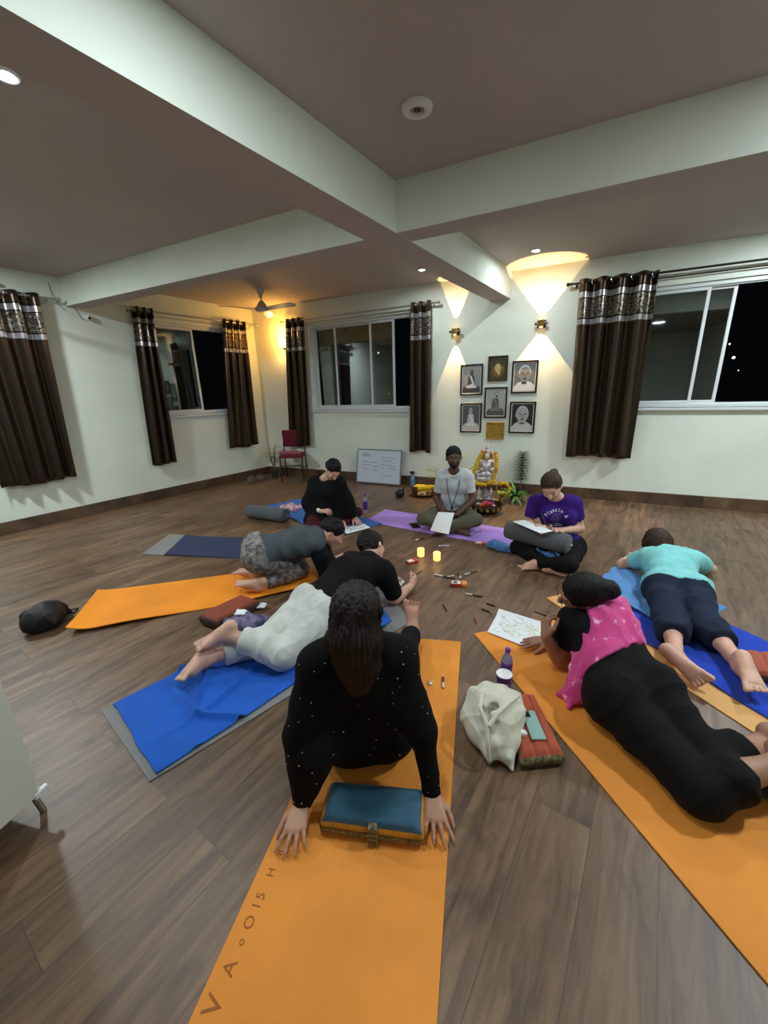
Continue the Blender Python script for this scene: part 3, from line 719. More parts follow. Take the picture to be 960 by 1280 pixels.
# wall lights
gold = M('brass_metal', (176, 140, 74), .3, .9)
lampw = M('warm_lamp', (255, 190, 95), .5, emis=18)
def updown(s, z, half, label, pw):
    c = pb(s, z, .06); r = thing('wall_light', label, 'wall light', pb(s, z, 0))
    fr = (UB, NB, Z3); mb = MB(); mb.box((-.055, -.06, -.045), (.055, -.045, .045), fr=fr, org=c, bev=.003); obj('back_plate', mb, M('dark_bronze', (70, 60, 50), .4, .6), r)
    mb = MB(); mb.box((-.032, -.045, -.04), (.032, .045, .04), fr=fr, org=c, bev=.004); obj('body', mb, gold, r)
    for sg in (-1, 1):
        mb = MB(); x, y, zz = frame(UB*sg); mb.lathe([(.012, .031), (.018, .034), (.018, .075), (.014, .08), (0, .082)], 14, c, (x, y, zz)); obj('side_knob', mb, M('frosted_glass_knob', (92, 90, 84), .35, .3), r)
    for sg in (-1, 1):
        mb = MB(); mb.lathe([(0, .041*sg), (.018, .041*sg), (.018, .044*sg), (0, .044*sg)], 14, c); obj('lamp_lens', mb, lampw, r)
        spot('wall_light_beam', c+Z3*(.047*sg), c+Z3*(sg*2)-NB*.0, pw*2.6, half*2, .03, (1.0, .62, .26), .006)
updown(3.70, 2.26, 22, 'small up and down wall light beside the middle window curtain', 26)
updown(4.83, 2.26, 38, 'up and down wall light with the wide warm beams, above the portraits', 34)
# warm lamp in the corner
c = K+(-UL)*0+V(0, 0, 0); sc = pb(.68, 2.33, .07)
r = thing('corner_wall_lamp', 'glowing warm wall lamp in the corner beside a curtain', 'wall lamp', pb(.68, 2.33, 0))
mb = MB(); mb.box((-.05, -.07, -.10), (.05, -.055, .04), fr=(UB, NB, Z3), org=sc, bev=.004); obj('bracket', mb, M('dark_bronze', (70, 60, 50), .4, .6), r)
mb = MB(); mb.box((-.055, -.045, -.085), (.055, .05, -.075), fr=(UB, NB, Z3), org=sc, bev=.002); obj('tray', mb, M('dark_bronze', (70, 60, 50), .4, .6), r)
mb = MB(); mb.box((-.05, -.04, -.074), (.05, .045, .07), fr=(UB, NB, Z3), org=sc, bev=.012); obj('lamp_shade', mb, M('warm_shade', (255, 205, 120), .5, emis=9), r, label='glowing shade')
point('corner_lamp_light', pb(.62, 2.50, .16), 15, (1.0, .45, .07), .05)
point('corner_lamp_light', pb(.62, 2.15, .16), 3, (1.0, .56, .16), .05)
# ceiling fans
def fan(x, y, a0, label, drop=.30, speed=None):
    r = thing('ceiling_fan', label, 'ceiling fan', (x, y, CEIL)); o_ = V(x, y, CEIL); fm = M('fan_paint', (196, 190, 186), .35)
    mb = MB(); mb.lathe([(.010, -.12), (.018, -.10), (.055, -.015), (.060, -.0005)], 24, o_); obj('canopy', mb, fm, r)
    mb = MB(); mb.tube([o_+Z3*-.02, o_-Z3*(drop-.06)], .010, 10); obj('downrod', mb, fm, r)
    mb = MB(); z = -drop; mb.lathe([(0, z-.045), (.07, z-.044), (.095, z-.03), (.105, z-.01), (.098, z+.005), (.072, z+.02), (.06, z+.05), (.035, z+.085), (.014, z+.10), (.010, z+.115)], 32, o_); obj('motor', mb, fm, r)
    for i in range(3):
        a = a0+i*2*math.pi/3; d = V(math.cos(a), math.sin(a), 0); p = V(-d[1], d[0], 0); q = o_+Z3*(z-.012)
        mb = MB()
        def fn(u_, v_):
            L_ = .10+.50*u_; w_ = .052+.012*u_; rr = 1 if u_ < .93 else math.sqrt(max(0, 1-((u_-.93)/.07)**2))*.7+.3
            s_ = (v_-.5)*2*w_*rr; return q+d*L_+p*s_+Z3*(-s_*.24+.002)
        mb.grid(fn, 20, 4, .004); b_ = obj('blade', mb, fm, r)
    return r
fx = at(325, 362, CEIL); fan(fx[0], fx[1], -.5, 'ceiling fan with warm-lit blades above the room corner', .24)
fx = at(-88, 312, CEIL); fan(fx[0], fx[1], .0, 'ceiling fan at the left edge of the photo, only a blade showing', .30)
# camera dome with cable on left wall
cc = pl(2.62, 2.50, 0)
r = thing('security_camera', 'small round security camera on the left wall', 'security camera', cc)
x, y, zz = frame(NL); mb = MB(); mb.lathe([(.034, 0), (.034, .008), (.022, .014), (.018, .03)], 20, cc, (x, y, zz)); obj('mount', mb, white_pl, r)
d = unit(NL+UL*-.5-Z3*.5); x, y, zz = frame(d); mb = MB(); mb.lathe([(.0, -.03), (.022, -.028), (.030, -.01), (.030, .025), (.026, .035), (0, .036)], 20, cc+NL*.05, (x, y, zz)); obj('body', mb, white_pl, r)
mb = MB(); mb.lathe([(.018, .0365), (.016, .041), (0, .042)], 18, cc+NL*.05, (x, y, zz)); obj('lens', mb, M('black_gloss', (12, 12, 13), .15), r)
mb = MB(); mb.tube([pl(2.72, 2.78, .006), pl(2.74, 2.66, .008), pl(2.70, 2.55, .008), pl(2.66, 2.47, .008), pl(2.62, 2.485, .008)], .004, 8)
tag(obj('cable', mb, M('grey_cable', (150, 150, 142), .6)), 'thin grey cable hanging down to the security camera', 'cable')
mb = MB(); mb.tube([pl(2.93, 2.84, .006), pl(2.92, 2.72, .008), pl(2.87, 2.60, .008), pl(2.82, 2.55, .008)], .004, 8)
tag(obj('cable', mb, M('grey_cable', (150, 150, 142), .6)), 'loose grey cable end left of the security camera cable', 'cable')
# white cupboard on short legs at the left frame edge
ca = at(62, 985, .10); cb_ = at(0, 1042, .10); dcb = unit(V(cb_[0]-ca[0], cb_[1]-ca[1], 0)); ncb = V(dcb[1], -dcb[0], 0); ncb = ncb if ncb[0] > 0 else -ncb
r = thing('white_cupboard', 'white panelled cupboard on short metal legs, cut off at the left edge', 'cupboard', (ca[0], ca[1], 0))
fr = (dcb, -ncb, Z3); o_ = V(ca[0], ca[1], 0)
cpm = M('cream_laminate', (205, 206, 190), .5)
mb = MB(); mb.box((.015, .015, .10), (.75, .38, 1.25), fr=fr, org=o_, bev=.004); obj('body', mb, cpm, r)
mb = MB(); mb.box((.03, 0, .11), (.74, .014, 1.24), fr=fr, org=o_, bev=.003); obj('door_panel', mb, cpm, r)
mb = MB(); mb.box((0, -.003, .098), (.05, .016, .125), fr=fr, org=o_, bev=.004); obj('corner_cap', mb, M('white_cap', (215, 218, 216), .4), r, label='bright white corner cap')
for a in (.03, .68):
    for b_ in (.05, .32):
        mb = MB(); mb.tube([o_+dcb*a-ncb*b_+Z3*.10, o_+dcb*(a-.01)-ncb*(b_-.01)+Z3*.001], .011, 10); obj('leg', mb, steel, r)
# far city lights beyond the right window
for px, py, sz, lab in [(912, 430, .08, 'faint distant light high in the dark right window'), (917, 447, .14, 'brightest distant light in the dark right window'),
                        (903, 447, .07, 'small distant light left of the brightest one in the right window'), (923, 463, .05, 'faint distant light low in the right window'),
                        (473, 441, .11, 'small distant light seen through the middle window'), (486, 492, .06, 'faint distant light low in the middle window')]:
    rr = CM@np.array([(px-480)/F_PX, (py-640)/F_PX, 1.0]); p = V(0, 0, CAM_H)+rr*60/np.linalg.norm(rr)
    mb = MB(); mb.ball(p, sz, 8); o = obj('distant_lamp', mb, M('city_light', (255, 225, 190), .5, emis=5), smooth=True); tag(o, lab, 'distant light')
# ------------------------------------------------------------------ mats, towels, papers
def quad(c4):
    a, b, c, d = [V(p[0], p[1], p[2] if len(p) > 2 else 0) for p in c4]
    return lambda u, v: (a*(1-u)+b*u)*(1-v)+(d*(1-u)+c*u)*v
def inset(q, m):
    """shrink four corners by m"""
    q = [V(p[0], p[1], 0) for p in q]; c = sum(q)/4; return [p+(c-p)/np.linalg.norm(c-p)*m for p in q]
def sheet(name, c4, mat, z=.006, th=.005, zf=None, nu=40, nv=16, parent=None, ragged=0, seed=0):
    """thin sheet over four floor corners; its top is z + zf(u,v)"""
    q = quad(c4); mb = MB(); ph = seed*1.7
    e1 = V(*(list(c4[1][:2])+[0]))-V(*(list(c4[0][:2])+[0])); e2 = V(*(list(c4[3][:2])+[0]))-V(*(list(c4[0][:2])+[0]))
    flip = np.cross(e1, e2)[2] < 0
    def fn(u, v):
        if flip: v = 1-v
        p = q(u, v).copy()
        if ragged:
            p[0] += ragged*math.sin(7*u+5*v+ph)*.6+ragged*.4*math.sin(19*v+3*u+ph); p[1] += ragged*math.sin(6*v-4*u+2+ph)*.6+ragged*.4*math.sin(17*u+ph)
        p[2] += z+(zf(u, v) if zf else 0); return p
    mb.grid(fn, nu, nv, th); return obj(name, mb, mat, parent, 40)
foam = lambda n, c: M(n, c, .75, bump=.25, bs=260, var=.05, vs=3)
orange = foam('orange_foam', (236, 148, 52)); orange_l = foam('bright_orange_foam', (246, 148, 22)); tan_m = foam('pale_orange_foam', (226, 172, 104))
def noisef(amp, fu, fv, ph=0):
    return lambda u, v: amp*(1+math.sin(fu*u+2.2*math.sin(fv*v+ph)+ph))*.5
MC = [(-.14, 2.20), (.45, 2.10), (.03, .30), (-.565, .42)]
m = sheet('yoga_mat', MC, orange, .006, .0055, nu=60)
tag(m, 'long orange yoga mat in the centre foreground under the blue cushion', 'yoga mat', 'orange yoga mats')
MR = [(.55, 2.18), (1.13, 2.33), (1.62, .45), (1.03, .32)]
m = sheet('yoga_mat', MR, orange, .006, .0055, nu=60)
tag(m, 'orange yoga mat under the person with the pink scarf', 'yoga mat', 'orange yoga mats')
a = at(683, 748); b = at(955, 925); dd = unit(b-a); pp = V(-dd[1], dd[0], 0); pp = pp if pp[0] > 0 else -pp
M3 = [a, a+pp*.6, a+pp*.6+dd*1.75, a+dd*1.75]
m = sheet('yoga_mat', M3, tan_m, .006, .0055, nu=60); tag(m, 'pale orange yoga mat mostly hidden under the blue towel on the right', 'yoga mat', 'orange yoga mats')
MLo = [at(123, 740), at(85, 795), at(403, 733), at(383, 706)]
m = sheet('yoga_mat', MLo, orange_l, .006, .0055, zf=lambda u, v: .05*max(0, 1-v/.10)**2*(.35+.65*u)+.014*max(0, (v-.93)/.07)**2+.012*(u > .7)*(u-.7)/.3*(1+math.sin(v*9)), nu=14, nv=70)
tag(m, 'bright orange yoga mat with a curled end, under the kneeling person in grey', 'yoga mat', 'orange yoga mats')
lil = foam('lilac_foam', (176, 138, 222))
a = V(-.24, 4.53, 0); b = V(.02, 5.0, 0); dd = unit(V(.83, -.555, 0)); MP = [a, b, b+dd*1.78, a+dd*1.78]
m = sheet('yoga_mat', MP, lil, .006, .0055, nu=16, nv=40); tag(m, 'lilac yoga mat under the man in the white shirt', 'yoga mat')
greym = foam('grey_foam', (128, 128, 126))
# navy towel over a grey mat
MG = [at(177, 693), at(212, 668), at(355, 676), at(350, 702)]
m = sheet('yoga_mat', MG, greym, .006, .0055, nu=12, nv=40); tag(m, 'grey yoga mat showing its corner left of the navy towel', 'yoga mat', 'grey yoga mats')
towel = lambda n, c: M(n, c, .95, bump=.6, bs=420, var=.05, vs=9, sheen=.08)
MN = [at(205, 695), at(232, 670), at(356, 677), at(350, 701)]
m = sheet('towel', MN, towel('navy_towel', (30, 42, 82)), .013, .006, zf=noisef(.005, 8, 6), nu=20, nv=50, ragged=.006); tag(m, 'navy blue towel spread on a grey yoga mat behind the kneeling person', 'towel')
# royal blue towel over a grey mat (person in white trousers)
MB4 = [at(127, 890), at(187, 978), at(513, 778), at(470, 718)]
m = sheet('yoga_mat', MB4, greym, .006, .0055, nu=12, nv=50); tag(m, 'grey yoga mat under the royal blue towel, its near end sticking out', 'yoga mat', 'grey yoga mats')
def bz(u, v):
    g = lambda x, w: math.exp(-(x/w)**2)
    f1 = .028*g(v-.19-.05*math.sin(u*7)-.03*u, .012)+.022*g(u-.62-.10*math.sin(v*9+.5), .03)*g(v-.28, .16)
    return f1+.004*(1+math.sin(9*u+14*v+2*math.sin(11*v)))*.5+.010*g(v-.235+.12*u, .014)*(u > .35)
MBt = [at(141, 884), at(196, 968), at(490, 778), at(452, 722)]
m = sheet('towel', MBt, towel('royal_blue_towel', (2, 94, 204)), .014, .006, zf=bz, nu=60, nv=160, ragged=.008); tag(m, 'royal blue towel with a folded ridge, under the person in white trousers', 'towel')
# small blue towel mat at the back
MS = [at(330, 634), at(374, 624), at(478, 655), at(418, 672)]
m = sheet('towel', MS, towel('blue_towel', (44, 104, 190)), .008, .006, zf=noisef(.008, 9, 5), nu=30, nv=40, ragged=.01); tag(m, 'blue towel under the seated person in the black poncho', 'towel')
# deep blue towel and pale blue blanket on the right
a0, dd3 = V(*M3[0]), unit(M3[3]-M3[0]); pp3 = unit(M3[1]-M3[0])
MT = [a0+dd3*.22+pp3*.16, a0+dd3*.05+pp3*.78, a0+dd3*1.7+pp3*.80, a0+dd3*1.75+pp3*.13]
m = sheet('towel', MT, towel('deep_blue_towel', (16, 66, 196)), .014, .006, zf=lambda u, v: .006*(1+math.sin(7*u+3*math.sin(6*v)))+.012*math.exp(-((u-.25-.1*math.sin(5*v))/.05)**2), nu=50, nv=80, ragged=.012)
tag(m, 'deep blue towel under the person in dark trousers on the right', 'towel')
MK = [at(738, 742), at(768, 712), at(905, 770), at(862, 800)]
def kz(u, v): return .006+.016*abs(math.sin(9*u+4*math.sin(5*v)))+.012*abs(math.sin(11*v+3*u))+.02*math.exp(-((v-.95)/.08)**2)
m = sheet('blanket', MK, towel('pale_blue_blanket', (96, 152, 212)), .024, .006, zf=kz, nu=70, nv=70, ragged=.02); tag(m, 'rumpled pale blue blanket under the chest of the person in the teal shirt', 'blanket')
# papers
paper_m = M('paper', (232, 238, 240), .7); ink_m = M('ink_grey', (120, 132, 150), .7); ink_g = M('crayon_green', (150, 176, 120), .8); ink_o = M('crayon_yellow', (216, 196, 110), .8)
def paper(c4, label, z=.02, zf=None, ink=(ink_m,), seed=1, dens=16):
    q = quad(c4); r = thing('paper_sheet', label, 'paper', q(.5, .5)+V(0, 0, z))
    f = (lambda u, v: 0) if zf is None else zf
    fl = np.cross(V(*q(1, 0))-V(*q(0, 0)), V(*q(0, 1))-V(*q(0, 0)))[2] < 0
    g = lambda u, v: q(u, 1-v if fl else v)+V(0, 0, z+f(u, v)); mb = MB(); mb.grid(g, 10, 10, .0008); obj('sheet', mb, paper_m, r, 60)
    rs = random.Random(seed); fr_ = [M_ for M_ in ink]; mb = MB()
    for k in range(dens):
        x0, y0 = rs.uniform(.15, .85), rs.uniform(.12, .88); rad = rs.uniform(.03, .10); a = rs.random()*6; mi = rs.randrange(len(ink)); pts = []
        for t in range(9): pts.append(g(min(.95, max(.05, x0+rad*math.cos(a+t*.55))), min(.95, max(.05, y0+rad*math.sin(a+t*.55*(1+.3*rs.random())))))+V(0, 0, .0007))
        mb.tube(pts, .0011, 4, mi)
    obj('drawing', mb, fr_, r, label='pencil drawing on the sheet'); return r
paper([at(425, 662), at(455, 656), at(463, 661), at(434, 669)], 'white sheet with small drawings in front of the person in the poncho', .016)
paper([at(404, 700), at(430, 694), at(436, 703), at(412, 709)], 'white drawing sheet under the hands of the kneeling person in grey', .004)
paper([at(478, 735), at(493, 719), at(506, 727), at(494, 742)], 'white sheet beside the right arm of the person in the black tee', .003)
paper([at(466, 803), at(466, 824), at(509, 830), at(508, 808)], 'pale green drawing on white paper, beyond the long-haired person on the mat', .012, ink=(ink_g, ink_o, M('crayon_teal', (130, 190, 190), .8)), dens=34)
paper([at(623, 767), at(609, 792), at(660, 812), at(694, 788)], 'curled white sheet with a yellow green drawing, by the flat hand on the right mat', .014,
      zf=lambda u, v: .035*max(0, .35-u)**2*6*(1-v*.3), ink=(ink_g, ink_o, ink_o), dens=30)
# mat lettering (handwritten along the left edge of the centre mat)
def text(name, s, pos, xd, yd, size, mat, parent=None, ext=.0006, shear=0, local=False):
    cu = bpy.data.curves.new(name, 'FONT'); cu.body = s; cu.size = size; cu.extrude = ext; cu.align_x = 'CENTER'; cu.align_y = 'CENTER'; cu.shear = shear
    o = bpy.data.objects.new('tmp', cu); COL.objects.link(o); bpy.context.view_layer.update()
    me = bpy.data.meshes.new_from_object(o.evaluated_get(bpy.context.evaluated_depsgraph_get())); bpy.data.objects.remove(o); bpy.data.curves.remove(cu)
    xd = unit(xd); yd = unit(V(*yd)-V(*yd).dot(xd)*xd); zd = np.cross(xd, yd); pos = V(*pos)
    vs = [pos+v.co[0]*xd+v.co[1]*yd+v.co[2]*zd for v in me.vertices]; fs = [tuple(p.vertices) for p in me.polygons]; bpy.data.meshes.remove(me)
    return link(name, vs, fs, mat, parent, None, False)
ink_b = M('brown_marker_ink', (160, 92, 36), .8)
matroot = [o for o in COL.objects if o.name == 'yoga_mat'][0]
ld = unit(V(MC[0][0]-MC[3][0], MC[0][1]-MC[3][1], 0)); e0 = V(MC[3][0], MC[3][1], 0)
for i, (chs, dst, sz) in enumerate([('R', .13, .062), ('V', .20, .068), ('A', .27, .05), ('o', .325, .03), ('O', .37, .042), ('1', .41, .04), ('5', .435, .04), ('H', .50, .036), ('n', .56, .034), ('x', .62, .032), ('"', .665, .036)]):
    p = e0+ld*dst+V(ld[1], -ld[0], 0)*.045+V(0, 0, .0065)
    text('marker_letter', chs, p, ld, V(-ld[1], ld[0], 0), sz, ink_b, matroot)

# ------------------------------------------------------------------ cushions, bolsters
def bolster(name, a, b, r_, mat, label, pleat=True):
    a = V(*a); b = V(*b); d = unit(b-a); L = np.linalg.norm(b-a); rt = thing(name, label, 'bolster', (a+b)/2-V(0, 0, r_), 'grey bolsters'); x, y, z = frame(d)
    prof = [(0, 0), (r_*.25, -.004), (r_*.7, .0), (r_*.92, .012), (r_, .04)]+[(r_*(1.0+.012*math.sin(t*9)), .04+(L-.08)*t) for t in np.linspace(.05, .95, 14)]+[(r_, L-.04), (r_*.92, L-.012), (r_*.7, L), (r_*.25, L+.004), (0, L)]
    mb = MB(); mb.lathe(prof, 40, a, (x, y, z)); o = obj('cover', mb, mat, rt, 60)
    for e, q in ((0, a), (1, b)):
        mb = MB(); c = q+d*(.012 if e == 0 else -.012); mb.tube([c+(x*math.cos(t)+y*math.sin(t))*r_*.93 for t in np.linspace(0, 2*math.pi, 33)[:-1]], .004, 6, closed=True); obj('piping', mb, mat, rt)
    mb = MB(); mb.tube([b+d*.004+x*r_*.2, b+d*.018+x*r_*.1, b+d*.018-x*r_*.1, b+d*.004-x*r_*.2], .006, 6); obj('handle_strap', mb, M('strap_beige', (176, 168, 150), .8), rt)
    return rt
bol = M('grey_bolster_cloth', (84, 88, 92), .85, bump=.3, bs=300, var=.06, vs=7, sheen=.1)
a = at(311, 639, .085); b = at(358, 645, .085); bolster('bolster', a+V(0, 0, .005), b+V(0, 0, .005), .084, bol, 'grey bolster lying on the floor left of the blue towel at the back')
def cushion(label, c4, zt, side_mat, top_mat, tufts=0, band=None, bulge=.012, name='meditation_cushion', group=None):
    """block cushion: c4 are its top corners (x, y) at height zt"""
    q = [V(p[0], p[1], 0) for p in c4]; c = sum(q)/4; r = thing(name, label, 'cushion', c, group); Q = quad(c4)
    cr = np.cross(q[1]-q[0], q[3]-q[0])[2]
    if cr < 0: q = [q[0], q[3], q[2], q[1]]; Q = quad(q)
    mb = MB(); n = 40
    # body ring with rounded corners
    def ring(ins, z, out=0):
        pts = []
        for i in range(4):
            p, a, b = q[i], q[i-1], q[(i+1) % 4]; da, db = unit(a-p), unit(b-p); rad = .018
            for t in np.linspace(0, 1, 6):
                k = (1-t)**2; l = t**2; pts.append(p+da*rad*k+db*rad*l+(da+db)*ins-(da+db)*out)
        return [v+Z3*z for v in pts]
    prof = [(.012, .002), (.003, .008), (-.003, zt*.3), (-.005, zt*.5), (-.003, zt*.75), (.002, zt-.010), (.008, zt-.003)]
    rings = [ring(i, z) for i, z in prof]; m = len(rings[0]); vs = [v for g in rings for v in g]
    fs = [(i*m+k, i*m+(k+1) % m, (i+1)*m+(k+1) % m, (i+1)*m+k) for i in range(len(rings)-1) for k in range(m)]+[tuple(range(m))[::-1], tuple((len(rings)-1)*m+k for k in range(m))]
    mb.add(vs, fs); obj('side', mb, side_mat, r, 50)
    mb = MB()
    def fn(u, v):
        u_ = .015+.97*u; v_ = .015+.97*v; e = min(1, min(u, 1-u)*16)*min(1, min(v, 1-v)*16); e = math.sqrt(max(0, e)); z = zt-.008+(.008+bulge)*e
        if tufts: z -= .010*(abs(math.cos(math.pi*tufts*v))**10)*e*(0 < v < 1)
        return Q(u_, v_)+Z3*z
    mb.grid(fn, 30, 42, .004); obj('top', mb, top_mat, r, 60)
    if band:
        for lo_, hi_ in band:
            mb = MB(); pa, pb_ = ring(-.007, zt*lo_), ring(-.007, zt*hi_); mm_ = len(pa)
            mb.add(pa+pb_, [(k, (k+1) % mm_, mm_+(k+1) % mm_, mm_+k) for k in range(mm_)]); obj('patterned_band', mb, M('brocade_band', (20, 20, 22), .5, var=1, vs=130, c2=(150, 140, 96)), r, 60)
    return r
def A2(*ps, z=0): return [at(p[0], p[1], z) for p in ps]
teal = M('teal_silk', (22, 84, 110), .5, var=.12, vs=9, bump=.3, bs=60, sheen=.3, stretch=(1, 12, 1)); gold_c = M('gold_silk', (196, 132, 36), .45, var=.15, vs=14, bump=.3, bs=200)
TC = A2((412, 976), (531, 986), (529, 1042), (400, 1024), z=.075)
r = cushion('teal topped cushion with gold sides and a buckled black band, in the foreground', TC, .075, gold_c, teal, band=[(.34, .62)], bulge=.010)
f0, f1 = V(*TC[3][:2], 0), V(*TC[2][:2], 0); fm_ = lerp(f0, f1, .52); fd_ = unit(f1-f0); fn_ = V(fd_[1], -fd_[0], 0); fn_ = fn_ if fn_[1] < 0 else -fn_
mb = MB(); fr = (fd_, -fn_, Z3); mb.box((-.017, -.016, .004), (.017, -.004, .072), fr=fr, org=fm_, bev=.003); mb.box((-.017, -.016, .068), (.017, .02, .082), fr=fr, org=fm_, bev=.003)
obj('strap', mb, M('brocade_band', (20, 20, 22)), r)
mb = MB()
for z in (.028, .05): mb.tube([fm_+fd_*.019*math.cos(t)+fn_*.018+Z3*(z+.012*math.sin(t)) for t in np.linspace(0, 6.283, 13)[:-1]], .002, 6, closed=True)
obj('buckle', mb, M('aged_brass', (150, 140, 100), .35, .8), r)
rust = M('rust_cloth', (168, 72, 42), .85, bump=.3, bs=240, var=.08, vs=6, sheen=.2)
leo = M('mottled_brocade', (120, 112, 70), .7, var=1, vs=70, c2=(52, 44, 30), bump=.2, bs=100)
cushion('rust tufted cushion with mottled sides, the pale green phone lying on it', A2((640, 865), (667, 866), (707, 944), (651, 950), z=.055), .055, leo, rust, tufts=3, name='meditation_cushion')
brown_s = M('dark_brown_side', (66, 42, 38), .7, var=.2, vs=20, bump=.2, bs=150)
cushion('brown block cushion by the purple bag and the orange mat on the left', A2((303, 743), (324, 750), (270, 777), (248, 769), z=.075), .075, brown_s, M('brown_cloth', (142, 66, 44), .8, bump=.3, bs=240, var=.1, vs=6))
cushion('rust cushion at the right edge beside the bare foot', A2((929, 812), (990, 818), (1000, 848), (944, 842), z=.075), .075, brown_s, rust, tufts=3)
# phone on the cushion, phone on the lilac mat
def phone(label, c4, z, mat, cam_=False):
    q = [V(p[0], p[1], 0) for p in c4]
    ux = unit(q[1]-q[0]); uy = unit((q[3]-q[0])-np.dot(q[3]-q[0], ux)*ux); w_ = np.linalg.norm(q[1]-q[0]); h_ = np.linalg.norm(q[3]-q[0]); o = q[0]
    r = thing('phone', label, 'phone', o+Z3*z); mb = MB(); mb.box((0, 0, 0), (w_, h_, .009), fr=(ux, uy, Z3), org=o+Z3*z, bev=.003); obj('case', mb, mat, r)
    if cam_:
        mb = MB(); mb.box((w_*.08, h_*.04, .009), (w_*.52, h_*.26, .0105), fr=(ux, uy, Z3), org=o+Z3*z, bev=.001); cb2 = obj('camera_bump', mb, M('black_gloss', (12, 12, 13), .15), r)
        for a_, b_ in ((.2, .10), (.4, .15), (.2, .20)):
            mb = MB(); mb.lathe([(w_*.075, 0), (w_*.075, .0025), (0, .0026)], 14, o+Z3*(z+.0103)+ux*w_*a_+uy*h_*b_); obj('camera_lens', mb, M('lens_grey', (60, 62, 66), .1, .4), cb2)
    else:
        mb = MB(); mb.box((w_*.04, h_*.03, .009), (w_*.96, h_*.97, .0096), fr=(ux, uy, Z3), org=o+Z3*z); obj('screen', mb, M('black_gloss', (12, 12, 13), .15), r)
phone('pale green phone with a dark camera bump, lying on a rust cushion', A2((651, 889), (668, 889), (682, 922), (664, 925), z=.071), .068, M('mint_case', (140, 176, 168), .4), True)
phone('dark phone lying on the lilac yoga mat left of the man', A2((511, 655), (521, 654), (525, 658), (512, 661), z=.006), .0065, M('dark_case', (28, 26, 32), .4))
# tote bag
bc = at(612, 915, 0); S = SDF(.006)
P_ = lambda px, py, z: at(px, py, z)
ppts = [(588, 893, .10, .045), (607, 856, .15, .022), (640, 872, .12, .038), (600, 920, .07, .05), (628, 925, .06, .05), (645, 895, .08, .04), (615, 890, .12, .05)]
c_ = P_(617, 895, .09)
for px, py, z, rr in [(588, 893, .09, .045), (594, 870, .13, .03), (607, 857, .15, .022), (622, 866, .14, .03), (641, 874, .13, .028), (642, 895, .10, .035), (640, 925, .06, .032), (634, 945, .04, .025), (612, 938, .05, .028), (598, 915, .06, .04)]:
    S.cone(c_, P_(px, py, z), .065, rr, .07)
S.cone(P_(634, 940, .04), P_(640, 962, .012), .028, .009, .02); S.cone(P_(610, 935, .05), P_(612, 953, .012), .028, .008, .02); S.cone(P_(640, 874, .13), P_(650, 868, .13), .024, .010, .02)
for f_ in ([(606, 860, .17), (598, 885, .15), (594, 905, .08)], [(625, 872, .17), (632, 895, .13), (636, 925, .08), (636, 948, .05)], [(641, 878, .15), (618, 893, .165), (606, 912, .12)], [(611, 868, .18), (628, 888, .15), (640, 900, .11)], [(612, 905, .13), (616, 930, .09), (612, 945, .05)]):
    S.chain([P_(*q_) for q_ in f_], [.016, .020, .014, .012][:len(f_)], .022)
S.ell(P_(614, 888, .17), (.040, .02, .035), (unit(V(1, .5, 0)), unit(V(-.5, 1, 0)), Z3), .012, 's'); S.floor(.001)
tr = thing('tote_bag', 'crumpled cream cloth tote bag beside the rust cushion and purple cup', 'bag', (bc[0], bc[1], 0)); cream = M('cream_canvas', (214, 212, 192), .85, bump=.12, bs=150, var=.05, vs=8)
sobj('bag_body', S, cream, tr, 1, wrinkle(.007, 24, 5))
for pts_ in ([(603, 866, .20), (600, 885, .20), (608, 905, .17), (610, 930, .115), (611, 950, .05)], [(648, 870, .18), (636, 879, .195), (622, 892, .19), (611, 908, .165)]):
    pp_ = [P_(*p) for p in pts_]; qs = []
    for i in range(len(pp_)-1):
        for t in np.linspace(0, 1, 6)[:-1]: qs.append(lerp(pp_[i], pp_[i+1], t))
    qs.append(pp_[-1]); mb = MB(); mb.tube(qs, .0095, 8); obj('handle', mb, cream, tr)
S = SDF(.005); c_ = P_(652, 922, .05); S.rbox(P_(651, 921, .055), (.022, .012, .03), .008, None, .01); tr2 = sobj('tissue', S, paper_m, None, 1, wrinkle(.006, 40, 8)); tag(tr2, 'white folded tissue between the tote bag and the rust cushion', 'tissue')
# drinks
pur = M('purple_print', (84, 44, 140), .35, var=.25, vs=30); clearp = M('clear_plastic', (226, 226, 236), .12, trans=.75, spec=.5); wht = M('white_gloss', (235, 236, 234), .3)
def bottle(label, p, h, rad, name='drink_bottle'):
    p = V(p[0], p[1], p[2] if len(p) > 2 else 0); r = thing(name, label, 'bottle', p); s_ = h/.23
    mb = MB(); mb.lathe([(0, .001), (rad*.9, .001), (rad, .008), (rad, .05*s_), (rad*.94, .09*s_), (rad, .13*s_), (rad*.95, .155*s_), (rad*.55, .185*s_), (rad*.36, .2*s_), (rad*.36, .212*s_)], 24, p); obj('bottle_body', mb, clearp, r)
    mb = MB(); mb.lathe([(rad*1.01, .035*s_), (rad*1.02, .05*s_), (rad*.97, .09*s_), (rad*1.02, .13*s_), (rad*1.01, .138*s_)], 24, p); obj('wrap_label', mb, pur, r)
    mb = MB(); mb.lathe([(rad*.42, .205*s_), (rad*.44, .208*s_), (rad*.44, .226*s_), (rad*.38, .23*s_), (0, .23*s_)], 18, p); obj('cap', mb, M('purple_cap', (92, 52, 170), .4), r)
    return r
bottle('purple labelled bottle standing between the person in the poncho and the lilac mat', at(457, 640), .24, .034)
bottle('purple capped bottle behind the purple cup near the tote bag', at(632, 850), .20, .03)
cp = at(629, 862); r = thing('paper_cup', 'purple cup with a white inside beside the tote bag', 'cup', cp); mb = MB()
